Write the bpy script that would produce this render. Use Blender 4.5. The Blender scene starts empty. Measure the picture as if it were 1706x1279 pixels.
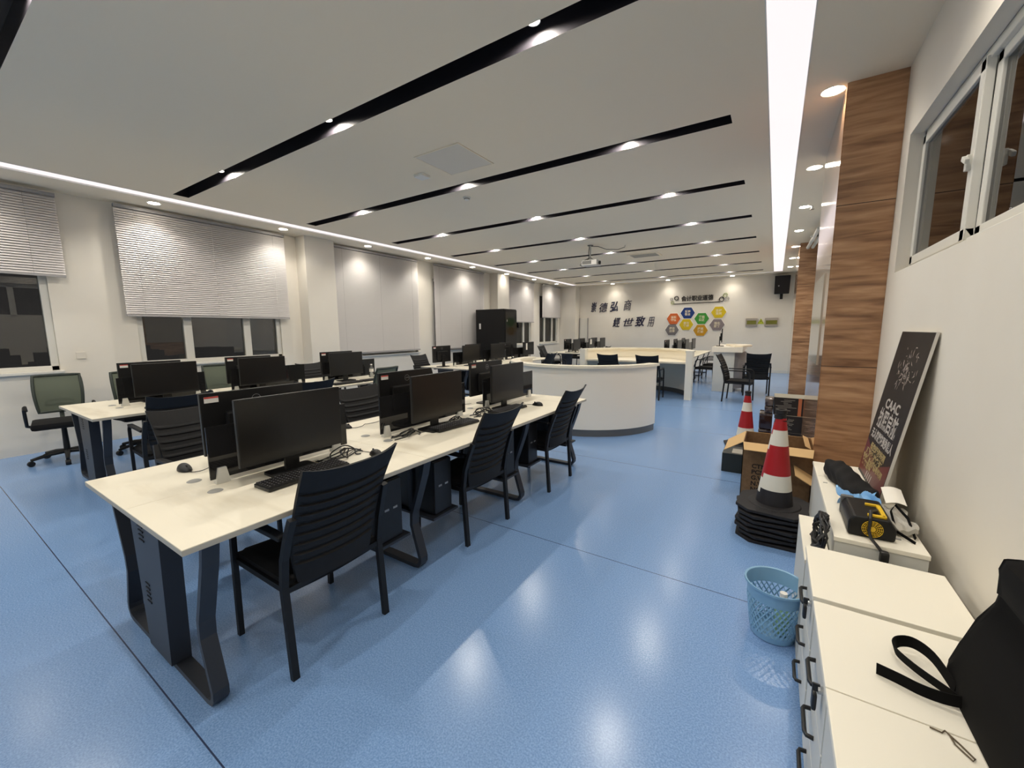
import bpy, bmesh, math, random
from mathutils import Vector, Matrix
random.seed(7)
PI = math.pi
C = bpy.context.scene.collection
S = bpy.context.scene

# ------------------------------------------------------------------ camera, world, exposure
cam = bpy.data.cameras.new('camera')
cam.sensor_fit = 'HORIZONTAL'; cam.sensor_width = 36.0
cam.lens = 674.79 / 1706 * 36.0
cam.clip_start = 0.02; cam.clip_end = 60
co = bpy.data.objects.new('camera', cam); C.objects.link(co)
co.matrix_world = Matrix(((0.84055473, -0.06652732, 0.53762613, 0),
                          (0.54168601, 0.11537048, -0.83262592, 0),
                          (-0.00663382, 0.99109221, 0.13301212, 1.5),
                          (0, 0, 0, 1)))
S.camera = co
w = bpy.data.worlds.new('night'); S.world = w; w.use_nodes = True
w.node_tree.nodes['Background'].inputs[0].default_value = (0.026, 0.025, 0.025, 1)
w.node_tree.nodes['Background'].inputs[1].default_value = 1.0
S.view_settings.view_transform = 'Standard'; S.view_settings.look = 'None'
S.view_settings.gamma = 1.0; S.view_settings.use_curve_mapping = False
S.view_settings.exposure = 0.64
try:
    S.cycles.use_denoising = True
    S.cycles.max_bounces = 8; S.cycles.diffuse_bounces = 5; S.cycles.glossy_bounces = 3
    S.cycles.transparent_max_bounces = 12; S.cycles.caustics_reflective = False; S.cycles.caustics_refractive = False
    S.cycles.sample_clamp_indirect = 4.0
except Exception:
    pass
SPOT_W, STRIP_W, LED_E, LENS_E = 38.0, 36.0, .66, 30.0

# ------------------------------------------------------------------ materials
def lin(c):
    return tuple((x / 12.92 if x <= .04045 else ((x + .055) / 1.055) ** 2.4) for x in [v / 255 for v in c]) + (1,)
MATS = {}
def mat(name, rgb, rough=.5, metal=0, spec=.5, coat=0, emit=None, estr=0, alpha=1, noise=None):
    m = bpy.data.materials.new(name); m.use_nodes = True
    nt = m.node_tree; b = nt.nodes['Principled BSDF']
    b.inputs['Base Color'].default_value = lin(rgb); b.inputs['Roughness'].default_value = rough
    b.inputs['Metallic'].default_value = metal; b.inputs['Specular IOR Level'].default_value = spec
    b.inputs['Coat Weight'].default_value = coat; b.inputs['Coat Roughness'].default_value = .08
    b.inputs['Alpha'].default_value = alpha
    if emit:
        b.inputs['Emission Color'].default_value = lin(emit); b.inputs['Emission Strength'].default_value = estr
    if noise:
        sc, rgb2, lo, hi = noise
        tc = nt.nodes.new('ShaderNodeTexCoord'); n = nt.nodes.new('ShaderNodeTexNoise'); r = nt.nodes.new('ShaderNodeValToRGB')
        mp = nt.nodes.new('ShaderNodeMapping')
        if isinstance(sc, tuple):
            mp.inputs['Scale'].default_value = sc; n.inputs['Scale'].default_value = 1
        else:
            n.inputs['Scale'].default_value = sc
        n.inputs['Detail'].default_value = 5
        r.color_ramp.elements[0].position = lo; r.color_ramp.elements[1].position = hi
        r.color_ramp.elements[0].color = lin(rgb2); r.color_ramp.elements[1].color = lin(rgb)
        nt.links.new(tc.outputs['Object'], mp.inputs[0]); nt.links.new(mp.outputs[0], n.inputs['Vector'])
        nt.links.new(n.outputs['Fac'], r.inputs[0]); nt.links.new(r.outputs[0], b.inputs['Base Color'])
    MATS[name] = m
    return m
def glassy(name, tint, gloss, rough=.03, fres=1.45, opac=0.0):
    m = bpy.data.materials.new(name); m.use_nodes = True
    nt = m.node_tree; nt.nodes.clear()
    out = nt.nodes.new('ShaderNodeOutputMaterial'); t = nt.nodes.new('ShaderNodeBsdfTransparent'); g = nt.nodes.new('ShaderNodeBsdfGlossy')
    d = nt.nodes.new('ShaderNodeBsdfDiffuse'); d.inputs[0].default_value = lin(tint)
    mx = nt.nodes.new('ShaderNodeMixShader'); mx2 = nt.nodes.new('ShaderNodeMixShader'); f = nt.nodes.new('ShaderNodeFresnel')
    t.inputs[0].default_value = lin(tint); g.inputs[0].default_value = (gloss, gloss, gloss, 1); g.inputs[1].default_value = rough
    f.inputs[0].default_value = fres; mx2.inputs[0].default_value = opac
    nt.links.new(t.outputs[0], mx2.inputs[1]); nt.links.new(d.outputs[0], mx2.inputs[2])
    nt.links.new(f.outputs[0], mx.inputs[0]); nt.links.new(mx2.outputs[0], mx.inputs[1]); nt.links.new(g.outputs[0], mx.inputs[2])
    nt.links.new(mx.outputs[0], out.inputs[0])
    MATS[name] = m
    return m
mat('wall_white', (226, 221, 210), .75, noise=(1.3, (220, 214, 202), .3, .7))
mat('ceiling_white', (234, 223, 202), .9)
mat('frame_white', (214, 212, 204), .45)
mat('desk_white', (240, 233, 214), .38, noise=((1.2, 5.5, 1.2), (222, 213, 192), .28, .45))
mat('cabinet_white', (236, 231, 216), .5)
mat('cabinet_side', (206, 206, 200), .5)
mat('edge_grey', (176, 172, 160), .5)
mat('counter_white', (250, 243, 228), .3, coat=.15)
mat('counter_base', (118, 116, 112), .35, metal=.6)
mat('frame_metal', (43, 47, 55), .45, metal=.1)
mat('chair_black', (17, 17, 19), .5, spec=.4)
mat('chair_fabric', (16, 16, 18), .9, spec=.3)
mat('chair_mesh', (21, 21, 23), .65, spec=.35)
mat('plastic_black', (14, 14, 15), .42)
mat('screen_black', (20, 18, 17), .28)
mat('bezel_black', (17, 17, 18), .4)
mat('key_black', (30, 29, 31), .5)
mat('legend_white', (190, 190, 195), .6)
mat('logo_grey', (150, 150, 150), .3, metal=.5)
mat('label_white', (225, 222, 215), .6)
mat('label_red', (196, 70, 60), .6)
mat('clear_plastic', (205, 205, 200), .2)
mat('green_frame', (46, 54, 48), .55)
mat('rubber_black', (22, 20, 23), .7)
mat('blind_slat', (212, 209, 208), .5, spec=.4)
mat('blind_rail', (150, 148, 148), .4)
mat('slot_black', (34, 32, 36), .35)
mat('lamp_ring', (225, 225, 220), .4)
mat('lens', (255, 244, 225), .5, emit=(255, 244, 226), estr=LENS_E)
mat('led', (110, 108, 108), .5, emit=(255, 241, 241), estr=LED_E)
mat('rack_black', (9, 9, 11), .45, spec=.35)
mat('rack_glass', (10, 10, 12), .08)
mat('chrome', (200, 200, 200), .25, metal=1)
mat('cone_red', (164, 20, 27), .45)
mat('cone_white', (226, 222, 208), .5)
mat('cone_black', (27, 25, 30), .6)
mat('carton', (132, 103, 72), .85, noise=(40, (122, 94, 64), .35, .65))
mat('carton_inner', (196, 164, 116), .85)
mat('ink_black', (30, 24, 22), .8)
mat('box_dark', (33, 29, 28), .5)
mat('box_print', (150, 146, 136), .6)
mat('box_orange', (190, 110, 70), .6)
mat('box_top', (140, 136, 122), .6)
mat('wrap', (120, 112, 108), .15, coat=.6, noise=(18, (52, 36, 34), .35, .6))
mat('wrap_dark', (50, 30, 28), .2, coat=.5)
mat('box_greenblack', (34, 40, 38), .5)
mat('basket_blue', (128, 170, 202), .4)
mat('bottle_green', (150, 190, 150), .2)
mat('bag_black', (4, 4, 5), .9, spec=.2)
mat('bag_fabric', (15, 15, 17), .85, spec=.3)
mat('poster_black', (30, 24, 23), .45, spec=.3, noise=((3, 3, 9), (15, 12, 12), .35, .75))
mat('poster_red', (92, 24, 30), .4)
mat('poster_edge', (205, 200, 190), .5)
mat('poster_text', (176, 170, 164), .5)
mat('poster_gold', (158, 140, 96), .5)
mat('poster_light', (176, 164, 156), .5)
mat('tool_black', (9, 9, 10), .45, spec=.3)
mat('tool_yellow', (226, 186, 40), .4)
mat('bag_blue', (110, 165, 215), .3, coat=.3)
mat('paper_white', (232, 228, 218), .8)
mat('envelope_grey', (178, 174, 164), .4)
mat('plug_black', (18, 18, 18), .4)
mat('ink_navy', (26, 26, 58), .5)
mat('hex_orange', (196, 96, 42), .4); mat('hex_blue', (14, 52, 118), .4); mat('hex_green', (60, 142, 52), .4)
mat('hex_yellow', (204, 178, 22), .4); mat('hex_gold', (190, 140, 20), .4); mat('hex_grey', (112, 108, 108), .4); mat('hex_mauve', (128, 118, 120), .4)
mat('hex_border', (235, 232, 226), .4)
mat('hex_text', (222, 210, 180), .5)
mat('ring_lime', (150, 165, 90), .4)
mat('panel_metal', (176, 168, 158), .35, metal=.4)
mat('panel_window', (110, 110, 40), .2)
mat('sign_yellow', (205, 215, 60), .4)
mat('speaker_black', (12, 9, 14), .55, spec=.3)
mat('projector_white', (190, 188, 184), .4)
mat('projector_grey', (96, 96, 94), .5)
mat('vent_grey', (150, 150, 146), .6); mat('hatch_white', (214, 208, 196), .7)
mat('podium_grey', (150, 150, 152), .4)
mat('twine', (90, 78, 60), .8)
mat('pane_dark', (34, 34, 36), .06)
mat('curtain_tan', (196, 184, 164), .85)
mat('outlet_white', (214, 208, 196), .4)
mat('board_grey', (170, 164, 150), .15, coat=.3)
mat('jamb_brown', (96, 84, 74), .6)
glassy('divider_acrylic', (48, 48, 50), .9, .04, 1.45, .5)
glassy('mesh_green', (112, 119, 106), .3, .6, 1.1, .62)
glassy('pane_glass', (220, 220, 218), .95, .01, 1.65, .0)
glassy('bottle_clear', (225, 228, 228), .9, .05, 1.4, .15)

def floor_mat():
    m = mat('floor_vinyl', (130, 160, 202), .22, spec=.5)
    nt = m.node_tree; b = nt.nodes['Principled BSDF']; N = nt.nodes.new; L = nt.links.new
    g = N('ShaderNodeNewGeometry'); n1 = N('ShaderNodeTexNoise'); n1.inputs['Scale'].default_value = 150; n1.inputs['Detail'].default_value = 3
    L(g.outputs['Position'], n1.inputs['Vector'])
    r = N('ShaderNodeValToRGB'); r.color_ramp.elements[0].position = .36; r.color_ramp.elements[1].position = .66
    r.color_ramp.elements[0].color = lin((106, 141, 190)); r.color_ramp.elements[1].color = lin((134, 168, 213))
    L(n1.outputs['Fac'], r.inputs[0])
    sx = N('ShaderNodeSeparateXYZ'); L(g.outputs['Position'], sx.inputs[0])
    a = N('ShaderNodeMath'); a.operation = 'ADD'; a.inputs[1].default_value = 20 * 1.955 - .475; L(sx.outputs[1], a.inputs[0])
    q = N('ShaderNodeMath'); q.operation = 'PINGPONG'; q.inputs[1].default_value = 1.955 / 2; L(a.outputs[0], q.inputs[0])
    l = N('ShaderNodeMath'); l.operation = 'LESS_THAN'; l.inputs[1].default_value = .0028; L(q.outputs[0], l.inputs[0])
    mx = N('ShaderNodeMix'); mx.data_type = 'RGBA'; L(l.outputs[0], mx.inputs[0]); L(r.outputs[0], mx.inputs[6])
    mx.inputs[7].default_value = lin((52, 64, 92)); L(mx.outputs[2], b.inputs['Base Color'])
    n2 = N('ShaderNodeTexNoise'); n2.inputs['Scale'].default_value = 60; L(g.outputs['Position'], n2.inputs['Vector'])
    bp = N('ShaderNodeBump'); bp.inputs['Strength'].default_value = .03; bp.inputs['Distance'].default_value = .004
    L(n2.outputs['Fac'], bp.inputs['Height']); L(bp.outputs[0], b.inputs['Normal'])
floor_mat()
def wood_mat(name, rough, coat):
    m = mat(name, (150, 112, 82), rough, coat=coat)
    nt = m.node_tree; b = nt.nodes['Principled BSDF']; N = nt.nodes.new; L = nt.links.new
    g = N('ShaderNodeNewGeometry'); mp = N('ShaderNodeMapping'); mp.inputs['Scale'].default_value = (1.6, 1.6, 15)
    L(g.outputs['Position'], mp.inputs[0])
    n = N('ShaderNodeTexNoise'); n.inputs['Scale'].default_value = 1.5; n.inputs['Detail'].default_value = 7; n.inputs['Distortion'].default_value = .5
    L(mp.outputs[0], n.inputs['Vector'])
    r = N('ShaderNodeValToRGB'); e = r.color_ramp.elements
    e[0].position = .28; e[0].color = lin((122, 86, 58)); e[1].position = .72; e[1].color = lin((196, 156, 118))
    k = e.new(.5); k.color = lin((168, 126, 90))
    L(n.outputs['Fac'], r.inputs[0])
    sx = N('ShaderNodeSeparateXYZ'); L(g.outputs['Position'], sx.inputs[0])
    q = N('ShaderNodeMath'); q.operation = 'PINGPONG'; q.inputs[1].default_value = .6; L(sx.outputs[2], q.inputs[0])
    l = N('ShaderNodeMath'); l.operation = 'LESS_THAN'; l.inputs[1].default_value = .003; L(q.outputs[0], l.inputs[0])
    mx = N('ShaderNodeMix'); mx.data_type = 'RGBA'; L(l.outputs[0], mx.inputs[0]); L(r.outputs[0], mx.inputs[6])
    mx.inputs[7].default_value = lin((70, 48, 34)); L(mx.outputs[2], b.inputs['Base Color'])
wood_mat('wood', .4, .1)
wood_mat('wood_gloss', .16, .8)

# ------------------------------------------------------------------ mesh helpers
class MB:
    def __init__(s):
        s.bm = bmesh.new(); s.mi = 0; s.mats = []
    def use(s, m):
        if m not in s.mats: s.mats.append(m)
        s.mi = s.mats.index(m); return s
    def face(s, pts):
        f = s.bm.faces.new([s.bm.verts.new(p) for p in pts]); f.material_index = s.mi; return s
    def box(s, c, d, rot=None, taper=1.0, bev=0):
        x, y, z = [v / 2 for v in d]; vs = []
        R = rot if rot is not None else Matrix.Identity(3)
        for sz in (-1, 1):
            k = taper if sz < 0 else 1
            for sx, sy in ((-1, -1), (1, -1), (1, 1), (-1, 1)):
                vs.append(s.bm.verts.new(Vector(c) + R @ Vector((sx * x * k, sy * y * k, sz * z))))
        fs = []
        for q in ((3, 2, 1, 0), (4, 5, 6, 7), (0, 1, 5, 4), (1, 2, 6, 5), (2, 3, 7, 6), (3, 0, 4, 7)):
            f = s.bm.faces.new([vs[i] for i in q]); f.material_index = s.mi; fs.append(f)
        if bev:
            es = list({e for f in fs for e in f.edges})
            r = bmesh.ops.bevel(s.bm, geom=es, offset=bev, segments=2, profile=.6, affect='EDGES', material=-1)
            for f in r['faces']: f.material_index = s.mi
        return s
    def span(s, a, b, **k):
        return s.box([(p + q) / 2 for p, q in zip(a, b)], [abs(q - p) for p, q in zip(a, b)], **k)
    def prism(s, poly, z0, z1, M=None):
        M = M or Matrix.Identity(4)
        lo = [s.bm.verts.new(M @ Vector((x, y, z0))) for x, y in poly]; hi = [s.bm.verts.new(M @ Vector((x, y, z1))) for x, y in poly]
        n = len(poly); fs = [s.bm.faces.new(lo[::-1]), s.bm.faces.new(hi)]
        fs += [s.bm.faces.new((lo[i], lo[(i + 1) % n], hi[(i + 1) % n], hi[i])) for i in range(n)]
        for f in fs: f.material_index = s.mi
        return s
    def tube(s, pts, r, n=8, closed=False, flat=None):
        P = [Vector(p) for p in pts]; rings = []; up = None; m = len(P)
        for i, p in enumerate(P):
            a = P[(i - 1) % m] if closed or i > 0 else p; b = P[(i + 1) % m] if closed or i < m - 1 else p
            t = (b - a).normalized()
            if up is None:
                up = Vector((0, 0, 1)) if abs(t.z) < .9 else Vector((0, 1, 0))
            u = (up - t * up.dot(t))
            u = u.normalized() if u.length > 1e-6 else t.orthogonal().normalized()
            v = t.cross(u); up = u
            rr = r[i] if isinstance(r, (list, tuple)) else r
            if flat:
                fu, fv = flat
                ring = [p + u * a_ * fu / 2 + v * b_ * fv / 2 for a_, b_ in ((-1, -1), (1, -1), (1, 1), (-1, 1))]
            else:
                ring = [p + (u * math.cos(2 * PI * k / n) + v * math.sin(2 * PI * k / n)) * rr for k in range(n)]
            rings.append([s.bm.verts.new(q) for q in ring])
        n = len(rings[0])
        for i in range(m if closed else m - 1):
            A, B = rings[i], rings[(i + 1) % m]
            for k in range(n):
                f = s.bm.faces.new((A[k], A[(k + 1) % n], B[(k + 1) % n], B[k])); f.material_index = s.mi
        if not closed:
            for f in (s.bm.faces.new(rings[0][::-1]), s.bm.faces.new(rings[-1])): f.material_index = s.mi
        return s
    def lathe(s, prof, c=(0, 0, 0), n=24, M=None, a0=0, a1=2 * PI, mats=None):
        M = M or Matrix.Identity(4); full = abs(a1 - a0 - 2 * PI) < 1e-6; rings = []
        for k in range(n if full else n + 1):
            a = a0 + (a1 - a0) * k / n
            rings.append([s.bm.verts.new(M @ (Vector(c) + Vector((r * math.cos(a), r * math.sin(a), z)))) for r, z in prof])
        m = len(rings)
        for k in range(m if full else m - 1):
            A, B = rings[k], rings[(k + 1) % m]
            for i in range(len(prof) - 1):
                try:
                    f = s.bm.faces.new((A[i], B[i], B[i + 1], A[i + 1]))
                    f.material_index = s.mats.index(mats[i]) if mats else s.mi
                except ValueError: pass
        return s
    def loop_band(s, c, r0, r1, a0, a1, z0, z1, n=48):
        prof = [(r0, z0), (r1, z0), (r1, z1), (r0, z1), (r0, z0)]
        s.lathe(prof, (c[0], c[1], 0), n, None, a0, a1)
        for a in (a0, a1):
            s.face([(c[0] + r * math.cos(a), c[1] + r * math.sin(a), z) for r, z in prof[:4]])
        return s
    def grid(s, fn, nu, nv, thick=None):
        def sheet(off):
            return [[s.bm.verts.new(fn(i / nu, j / nv, off)) for j in range(nv + 1)] for i in range(nu + 1)]
        A = sheet(0); B = sheet(1) if thick else None
        for i in range(nu):
            for j in range(nv):
                f = s.bm.faces.new((A[i][j], A[i + 1][j], A[i + 1][j + 1], A[i][j + 1])); f.material_index = s.mi
                if B:
                    f = s.bm.faces.new((B[i][j + 1], B[i + 1][j + 1], B[i + 1][j], B[i][j])); f.material_index = s.mi
        if B:
            edge = [(i, 0) for i in range(nu)] + [(nu, j) for j in range(nv)] + [(i, nv) for i in range(nu, 0, -1)] + [(0, j) for j in range(nv, 0, -1)]
            for k in range(len(edge)):
                (i, j), (p, q) = edge[k], edge[(k + 1) % len(edge)]
                f = s.bm.faces.new((A[p][q], A[i][j], B[i][j], B[p][q])); f.material_index = s.mi
        return s

def obj(name, mb, m, parent=None, smooth=False, bevel=0, kind=None, label=None):
    bm = mb.bm if isinstance(mb, MB) else mb
    bmesh.ops.remove_doubles(bm, verts=bm.verts, dist=1e-6)
    bmesh.ops.recalc_face_normals(bm, faces=bm.faces)
    me = bpy.data.meshes.new(name); bm.to_mesh(me); bm.free()
    ml = mb.mats if isinstance(mb, MB) and mb.mats else [m]
    for x in ml: me.materials.append(MATS[x])
    o = bpy.data.objects.new(name, me); C.objects.link(o)
    if smooth:
        for p in me.polygons: p.use_smooth = True
        if smooth != 'all':
            try: me.set_sharp_from_angle(angle=math.radians(40))
            except Exception: pass
    if parent: o.parent = parent
    if bevel:
        b = o.modifiers.new('bevel', 'BEVEL'); b.width = bevel; b.segments = 2; b.limit_method = 'ANGLE'
    if kind: o['kind'] = kind
    if label: o['label'] = label
    return o
def thing(name, label, cat, loc=(0, 0, 0), rz=0, group=None):
    o = bpy.data.objects.new(name, None); C.objects.link(o); o.empty_display_size = .1
    o.location = loc; o.rotation_euler = (0, 0, rz)
    return tag(o, label, cat, group)
def tag(o, label, cat, group=None):
    o['label'] = label; o['category'] = cat
    if group: o['group'] = group
    return o
def struct(name, mb, m, parent=None, **k):
    o = obj(name, mb, m, parent, **k)
    if not parent: o['kind'] = 'structure'
    return o
def dup(root, loc, rz=0, label=None, group=None):
    r = root.copy(); C.objects.link(r); r.location = loc; r.rotation_euler = (0, 0, rz)
    if label: r['label'] = label
    if group: r['group'] = group
    for ch in list(root.children):
        c = ch.copy(); C.objects.link(c); c.parent = r
        for g in ch.children:
            d = g.copy(); C.objects.link(d); d.parent = c
    return r
def text_mesh(name, s, size, depth, m, parent, M, bold=0.0, shear=0.0, space=1.0, align='CENTER', fit=None):
    cu = bpy.data.curves.new(name, 'FONT'); cu.body = s; cu.size = size; cu.extrude = depth; cu.offset = bold
    cu.shear = shear; cu.align_x = align; cu.align_y = 'CENTER'; cu.space_line = space; cu.resolution_u = 3
    t = bpy.data.objects.new(name + '_source', cu); C.objects.link(t)
    dg = bpy.context.evaluated_depsgraph_get(); dg.update()
    me = bpy.data.meshes.new_from_object(t.evaluated_get(dg)); me.name = name
    bpy.data.objects.remove(t); bpy.data.curves.remove(cu)
    if fit and len(me.vertices):
        xs = [v.co.x for v in me.vertices]; k = fit / max(1e-6, max(xs) - min(xs))
        for v in me.vertices: v.co.x *= k
    me.transform(M); me.materials.clear(); me.materials.append(MATS[m])
    o = bpy.data.objects.new(name, me); C.objects.link(o)
    if parent: o.parent = parent
    return o
def frame_matrix(origin, right, up):
    r = Vector(right).normalized(); u = Vector(up).normalized(); n = r.cross(u)
    return Matrix(((r.x, u.x, n.x, origin[0]), (r.y, u.y, n.y, origin[1]), (r.z, u.z, n.z, origin[2]), (0, 0, 0, 1)))
def arc(a0, a1, n, r, c=(0, 0)):
    return [(c[0] + r * math.cos(a0 + (a1 - a0) * k / n), c[1] + r * math.sin(a0 + (a1 - a0) * k / n)) for k in range(n + 1)]
def rrect(w, h, r, n=4):
    p = []
    for sx, sy, a in ((1, 1, 0), (-1, 1, PI / 2), (-1, -1, PI), (1, -1, 1.5 * PI)):
        p += arc(a, a + PI / 2, n, r, (sx * (w / 2 - r), sy * (h / 2 - r)))
    return p
def Rz(a): return Matrix.Rotation(a, 3, 'Z')

# ------------------------------------------------------------------ room shell
H = 3.25
XL, XR, YB, YF = -7.72, .655, -3.6, 16.15
XLL, XLR = -7.05, -6.82      # left light trough
XRL, XRR = -.16, .07         # right light trough
YFN, YFF = 15.42, 15.56      # far light trough
STRIPS = [2.25 + 1.775 * k for k in range(-3, 8)]
SW = .17; SX0, SX1 = -6.62, -.43
struct('floor', MB().span((XL - .3, YB - .2, -.1), (XR + .4, YF + .2, 0)), 'floor_vinyl')
m = MB()
ys = sorted([YB - .2, YFN, YFF, YF + .2] + STRIPS + [y + SW for y in STRIPS])
xs = [XL - .3, XLL, XLR, SX0, SX1, XRL, XRR, XR + .4]
for i in range(len(xs) - 1):
    for j in range(len(ys) - 1):
        cx, cy = (xs[i] + xs[i + 1]) / 2, (ys[j] + ys[j + 1]) / 2
        if (i == 1 or i == 5) and cy < YFF: continue
        if 1 <= i <= 5 and YFN < cy < YFF: continue
        if i == 3 and any(y < cy < y + SW for y in STRIPS): continue
        m.face([(xs[i], ys[j], H), (xs[i + 1], ys[j], H), (xs[i + 1], ys[j + 1], H), (xs[i], ys[j + 1], H)])
m.span((XL - .3, YB - .2, H + .25), (XR + .4, YF + .2, H + .3))
struct('ceiling', m, 'ceiling_white')
struct('wall_far', MB().span((XL - .3, YF, 0), (XR + .4, YF + .2, H + .25)), 'wall_white')
struct('wall_back', MB().span((XL - .3, YB - .2, 0), (XR + .4, YB, H + .25)), 'wall_white')
struct('baseboard_far', MB().span((XL, YF - .02, 0), (XR, YF, .1)), 'frame_white')

# right wall with high window opening y<3.79, z 1.87..2.74
WY0, WY1, WZ0, WZ1 = -1.2, 3.79, 1.865, 2.74
m = MB()
m.span((XR, YB, 0), (XR + .3, YF, WZ0)).span((XR, YB, WZ1), (XR + .3, YF, H + .25))
m.span((XR, WY1, WZ0), (XR + .3, YF, WZ1)).span((XR, YB, WZ0), (XR + .3, WY0, WZ1))
struct('wall_right', m, 'wall_white')
wr = bpy.data.objects.new('window_1', None); C.objects.link(wr); wr['kind'] = 'structure'
FX = .728
m = MB()
m.span((FX, WY0, WZ0), (FX + .06, WY1, WZ0 + .05)).span((FX, WY0, WZ1 - .05), (FX + .06, WY1, WZ1))
for y in (WY1 - .03, WY0): m.span((FX, y, WZ0), (FX + .06, y + .03, WZ1))
obj('window_frame', m, 'frame_white', wr, bevel=.004)
def sash(y0, y1, x, par):
    m = MB(); a, b = WZ0 + .04, WZ1 - .04; t = .055
    m.span((x, y0, a), (x + .035, y1, a + t)).span((x, y0, b - t), (x + .035, y1, b)).span((x, y0, a), (x + .035, y0 + t, b)).span((x, y1 - t, a), (x + .035, y1, b))
    f = obj('sash', m, 'frame_white', par, bevel=.004)
    obj('pane', MB().span((x + .014, y0 + t, a + t), (x + .02, y1 - t, b - t)), 'pane_glass', f)
sash(2.83, 3.76, FX - .012, wr); sash(1.92, 2.82, FX + .022, wr); sash(1.0, 1.92, FX - .012, wr); sash(-1.15, 1.0, FX + .022, wr)
m = MB(); m.box((FX - .02, 2.86, 2.26), (.02, .03, .07), bev=.004).box((FX - .036, 2.84, 2.27), (.016, .06, .022), rot=Matrix.Rotation(.5, 3, 'X'), bev=.004)
obj('latch', m, 'frame_white', wr)

# wood-clad pillars on the right wall
def pillar(n, y0, y1):
    p = struct(n, MB().use('wood').span((.33, y0, 0), (XR + .05, y1, H)), 'wood')
    obj('side_cladding', MB().span((.322, y0 + .004, .0), (.33, y1, H)), 'wood_gloss', p)
pillar('trim_1', 4.0, 5.5); pillar('trim_2', 10.65, 12.1)
t = tag(obj('notice_panel', MB().span((.314, 4.35, 1.18), (.322, 5.35, 1.95)), 'board_grey'), 'pale grey glossy notice panel on the narrow side of the wooden pillar', 'notice board')
m = MB(); m.span((XR - .02, 6.6, 0), (XR, 7.7, 2.2)); struct('door_1', m, 'frame_white')
struct('baseboard_right', MB().span((XR - .015, 7.75, 0), (XR, 10.64, .1)), 'jamb_brown')

# left wall: windows, piers, columns
wins = [(-1.3, 1.22, 1.02), (2.03, 4.06, 1.02), (5.2, 7.5, .95), (8.1, 10.15, .95), (11.5, 13.3, .95), (13.95, 15.5, .95)]
WT = 2.85
m = MB(); prev = YB
for a, b, z in wins:
    m.span((XL - .3, prev, 0), (XL, a, H + .25)); m.span((XL - .3, a, 0), (XL, b, z)); m.span((XL - .3, a, WT), (XL, b, H + .25)); prev = b
m.span((XL - .3, prev, 0), (XL, YF, H + .25))
struct('wall_left', m, 'wall_white')
m = MB(); m.span((XL, 4.45, 0), (-7.42, 5.05, H)).span((XL, 10.7, 0), (-7.42, 11.35, H)).span((XL, 15.7, 0), (-7.0, YF, H))
struct('trim_3', m, 'wall_white')
for i, (a, b, z) in enumerate(wins):
    wo = bpy.data.objects.new('window_%d' % (i + 2), None); C.objects.link(wo); wo['kind'] = 'structure'
    x = XL - .1
    m = MB(); m.span((x, a, z), (x + .07, b, z + .06)).span((x, a, WT - .06), (x + .07, b, WT)).span((x, a, z), (x + .07, a + .07, WT)).span((x, b - .07, z), (x + .07, b, WT))
    L = b - a
    cuts = [a + L * .3, a + L * .72]
    if i == 0: cuts = [-.6, .6 - .02 - .5]
    for c in cuts: m.span((x, c - .055, z), (x + .075, c + .055, WT))
    obj('window_frame', m, 'frame_white', wo, bevel=.005)
    edges = [a + .07] + [v for c in cuts for v in (c - .055, c + .055)] + [b - .07]
    for k in range(0, len(edges), 2):
        obj('pane', MB().span((x + .03, edges[k], z + .06), (x + .036, edges[k + 1], WT - .06)), 'pane_glass', wo)
    obj('sill', MB().span((XL - .1, a - .03, z - .035), (XL + .06, b + .03, z)), 'frame_white', wo, bevel=.006)

# ------------------------------------------------------------------ ceiling lights
ORD = ['first', 'second', 'third', 'fourth', 'fifth', 'sixth', 'seventh', 'eighth', 'ninth', 'tenth']
def spot(name, loc, watt, size=2.3, par=None, r=.035, blend=.95):
    l = bpy.data.lights.new(name, 'SPOT'); l.energy = watt; l.spot_size = size; l.spot_blend = blend; l.shadow_soft_size = r
    l.color = (1, .93, .82)
    o = bpy.data.objects.new(name, l); C.objects.link(o); o.location = loc
    if par: o.parent = par
    return o
def downlight(loc, label, group, watt, r=.062):
    t = thing('downlight', label, 'ceiling light', loc, 0, group)
    obj('trim_ring', MB().lathe([(r, .002), (r + .014, -.004), (r + .016, .004), (r, .02)], n=20), 'lamp_ring', t, smooth=True)
    obj('lens', MB().prism(arc(0, 2 * PI, 19, r)[:-1], -.004, -.0005), 'lens', t)
    spot('lamp', (0, 0, -.012), watt, 2.25, t, .04)
    return t
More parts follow.
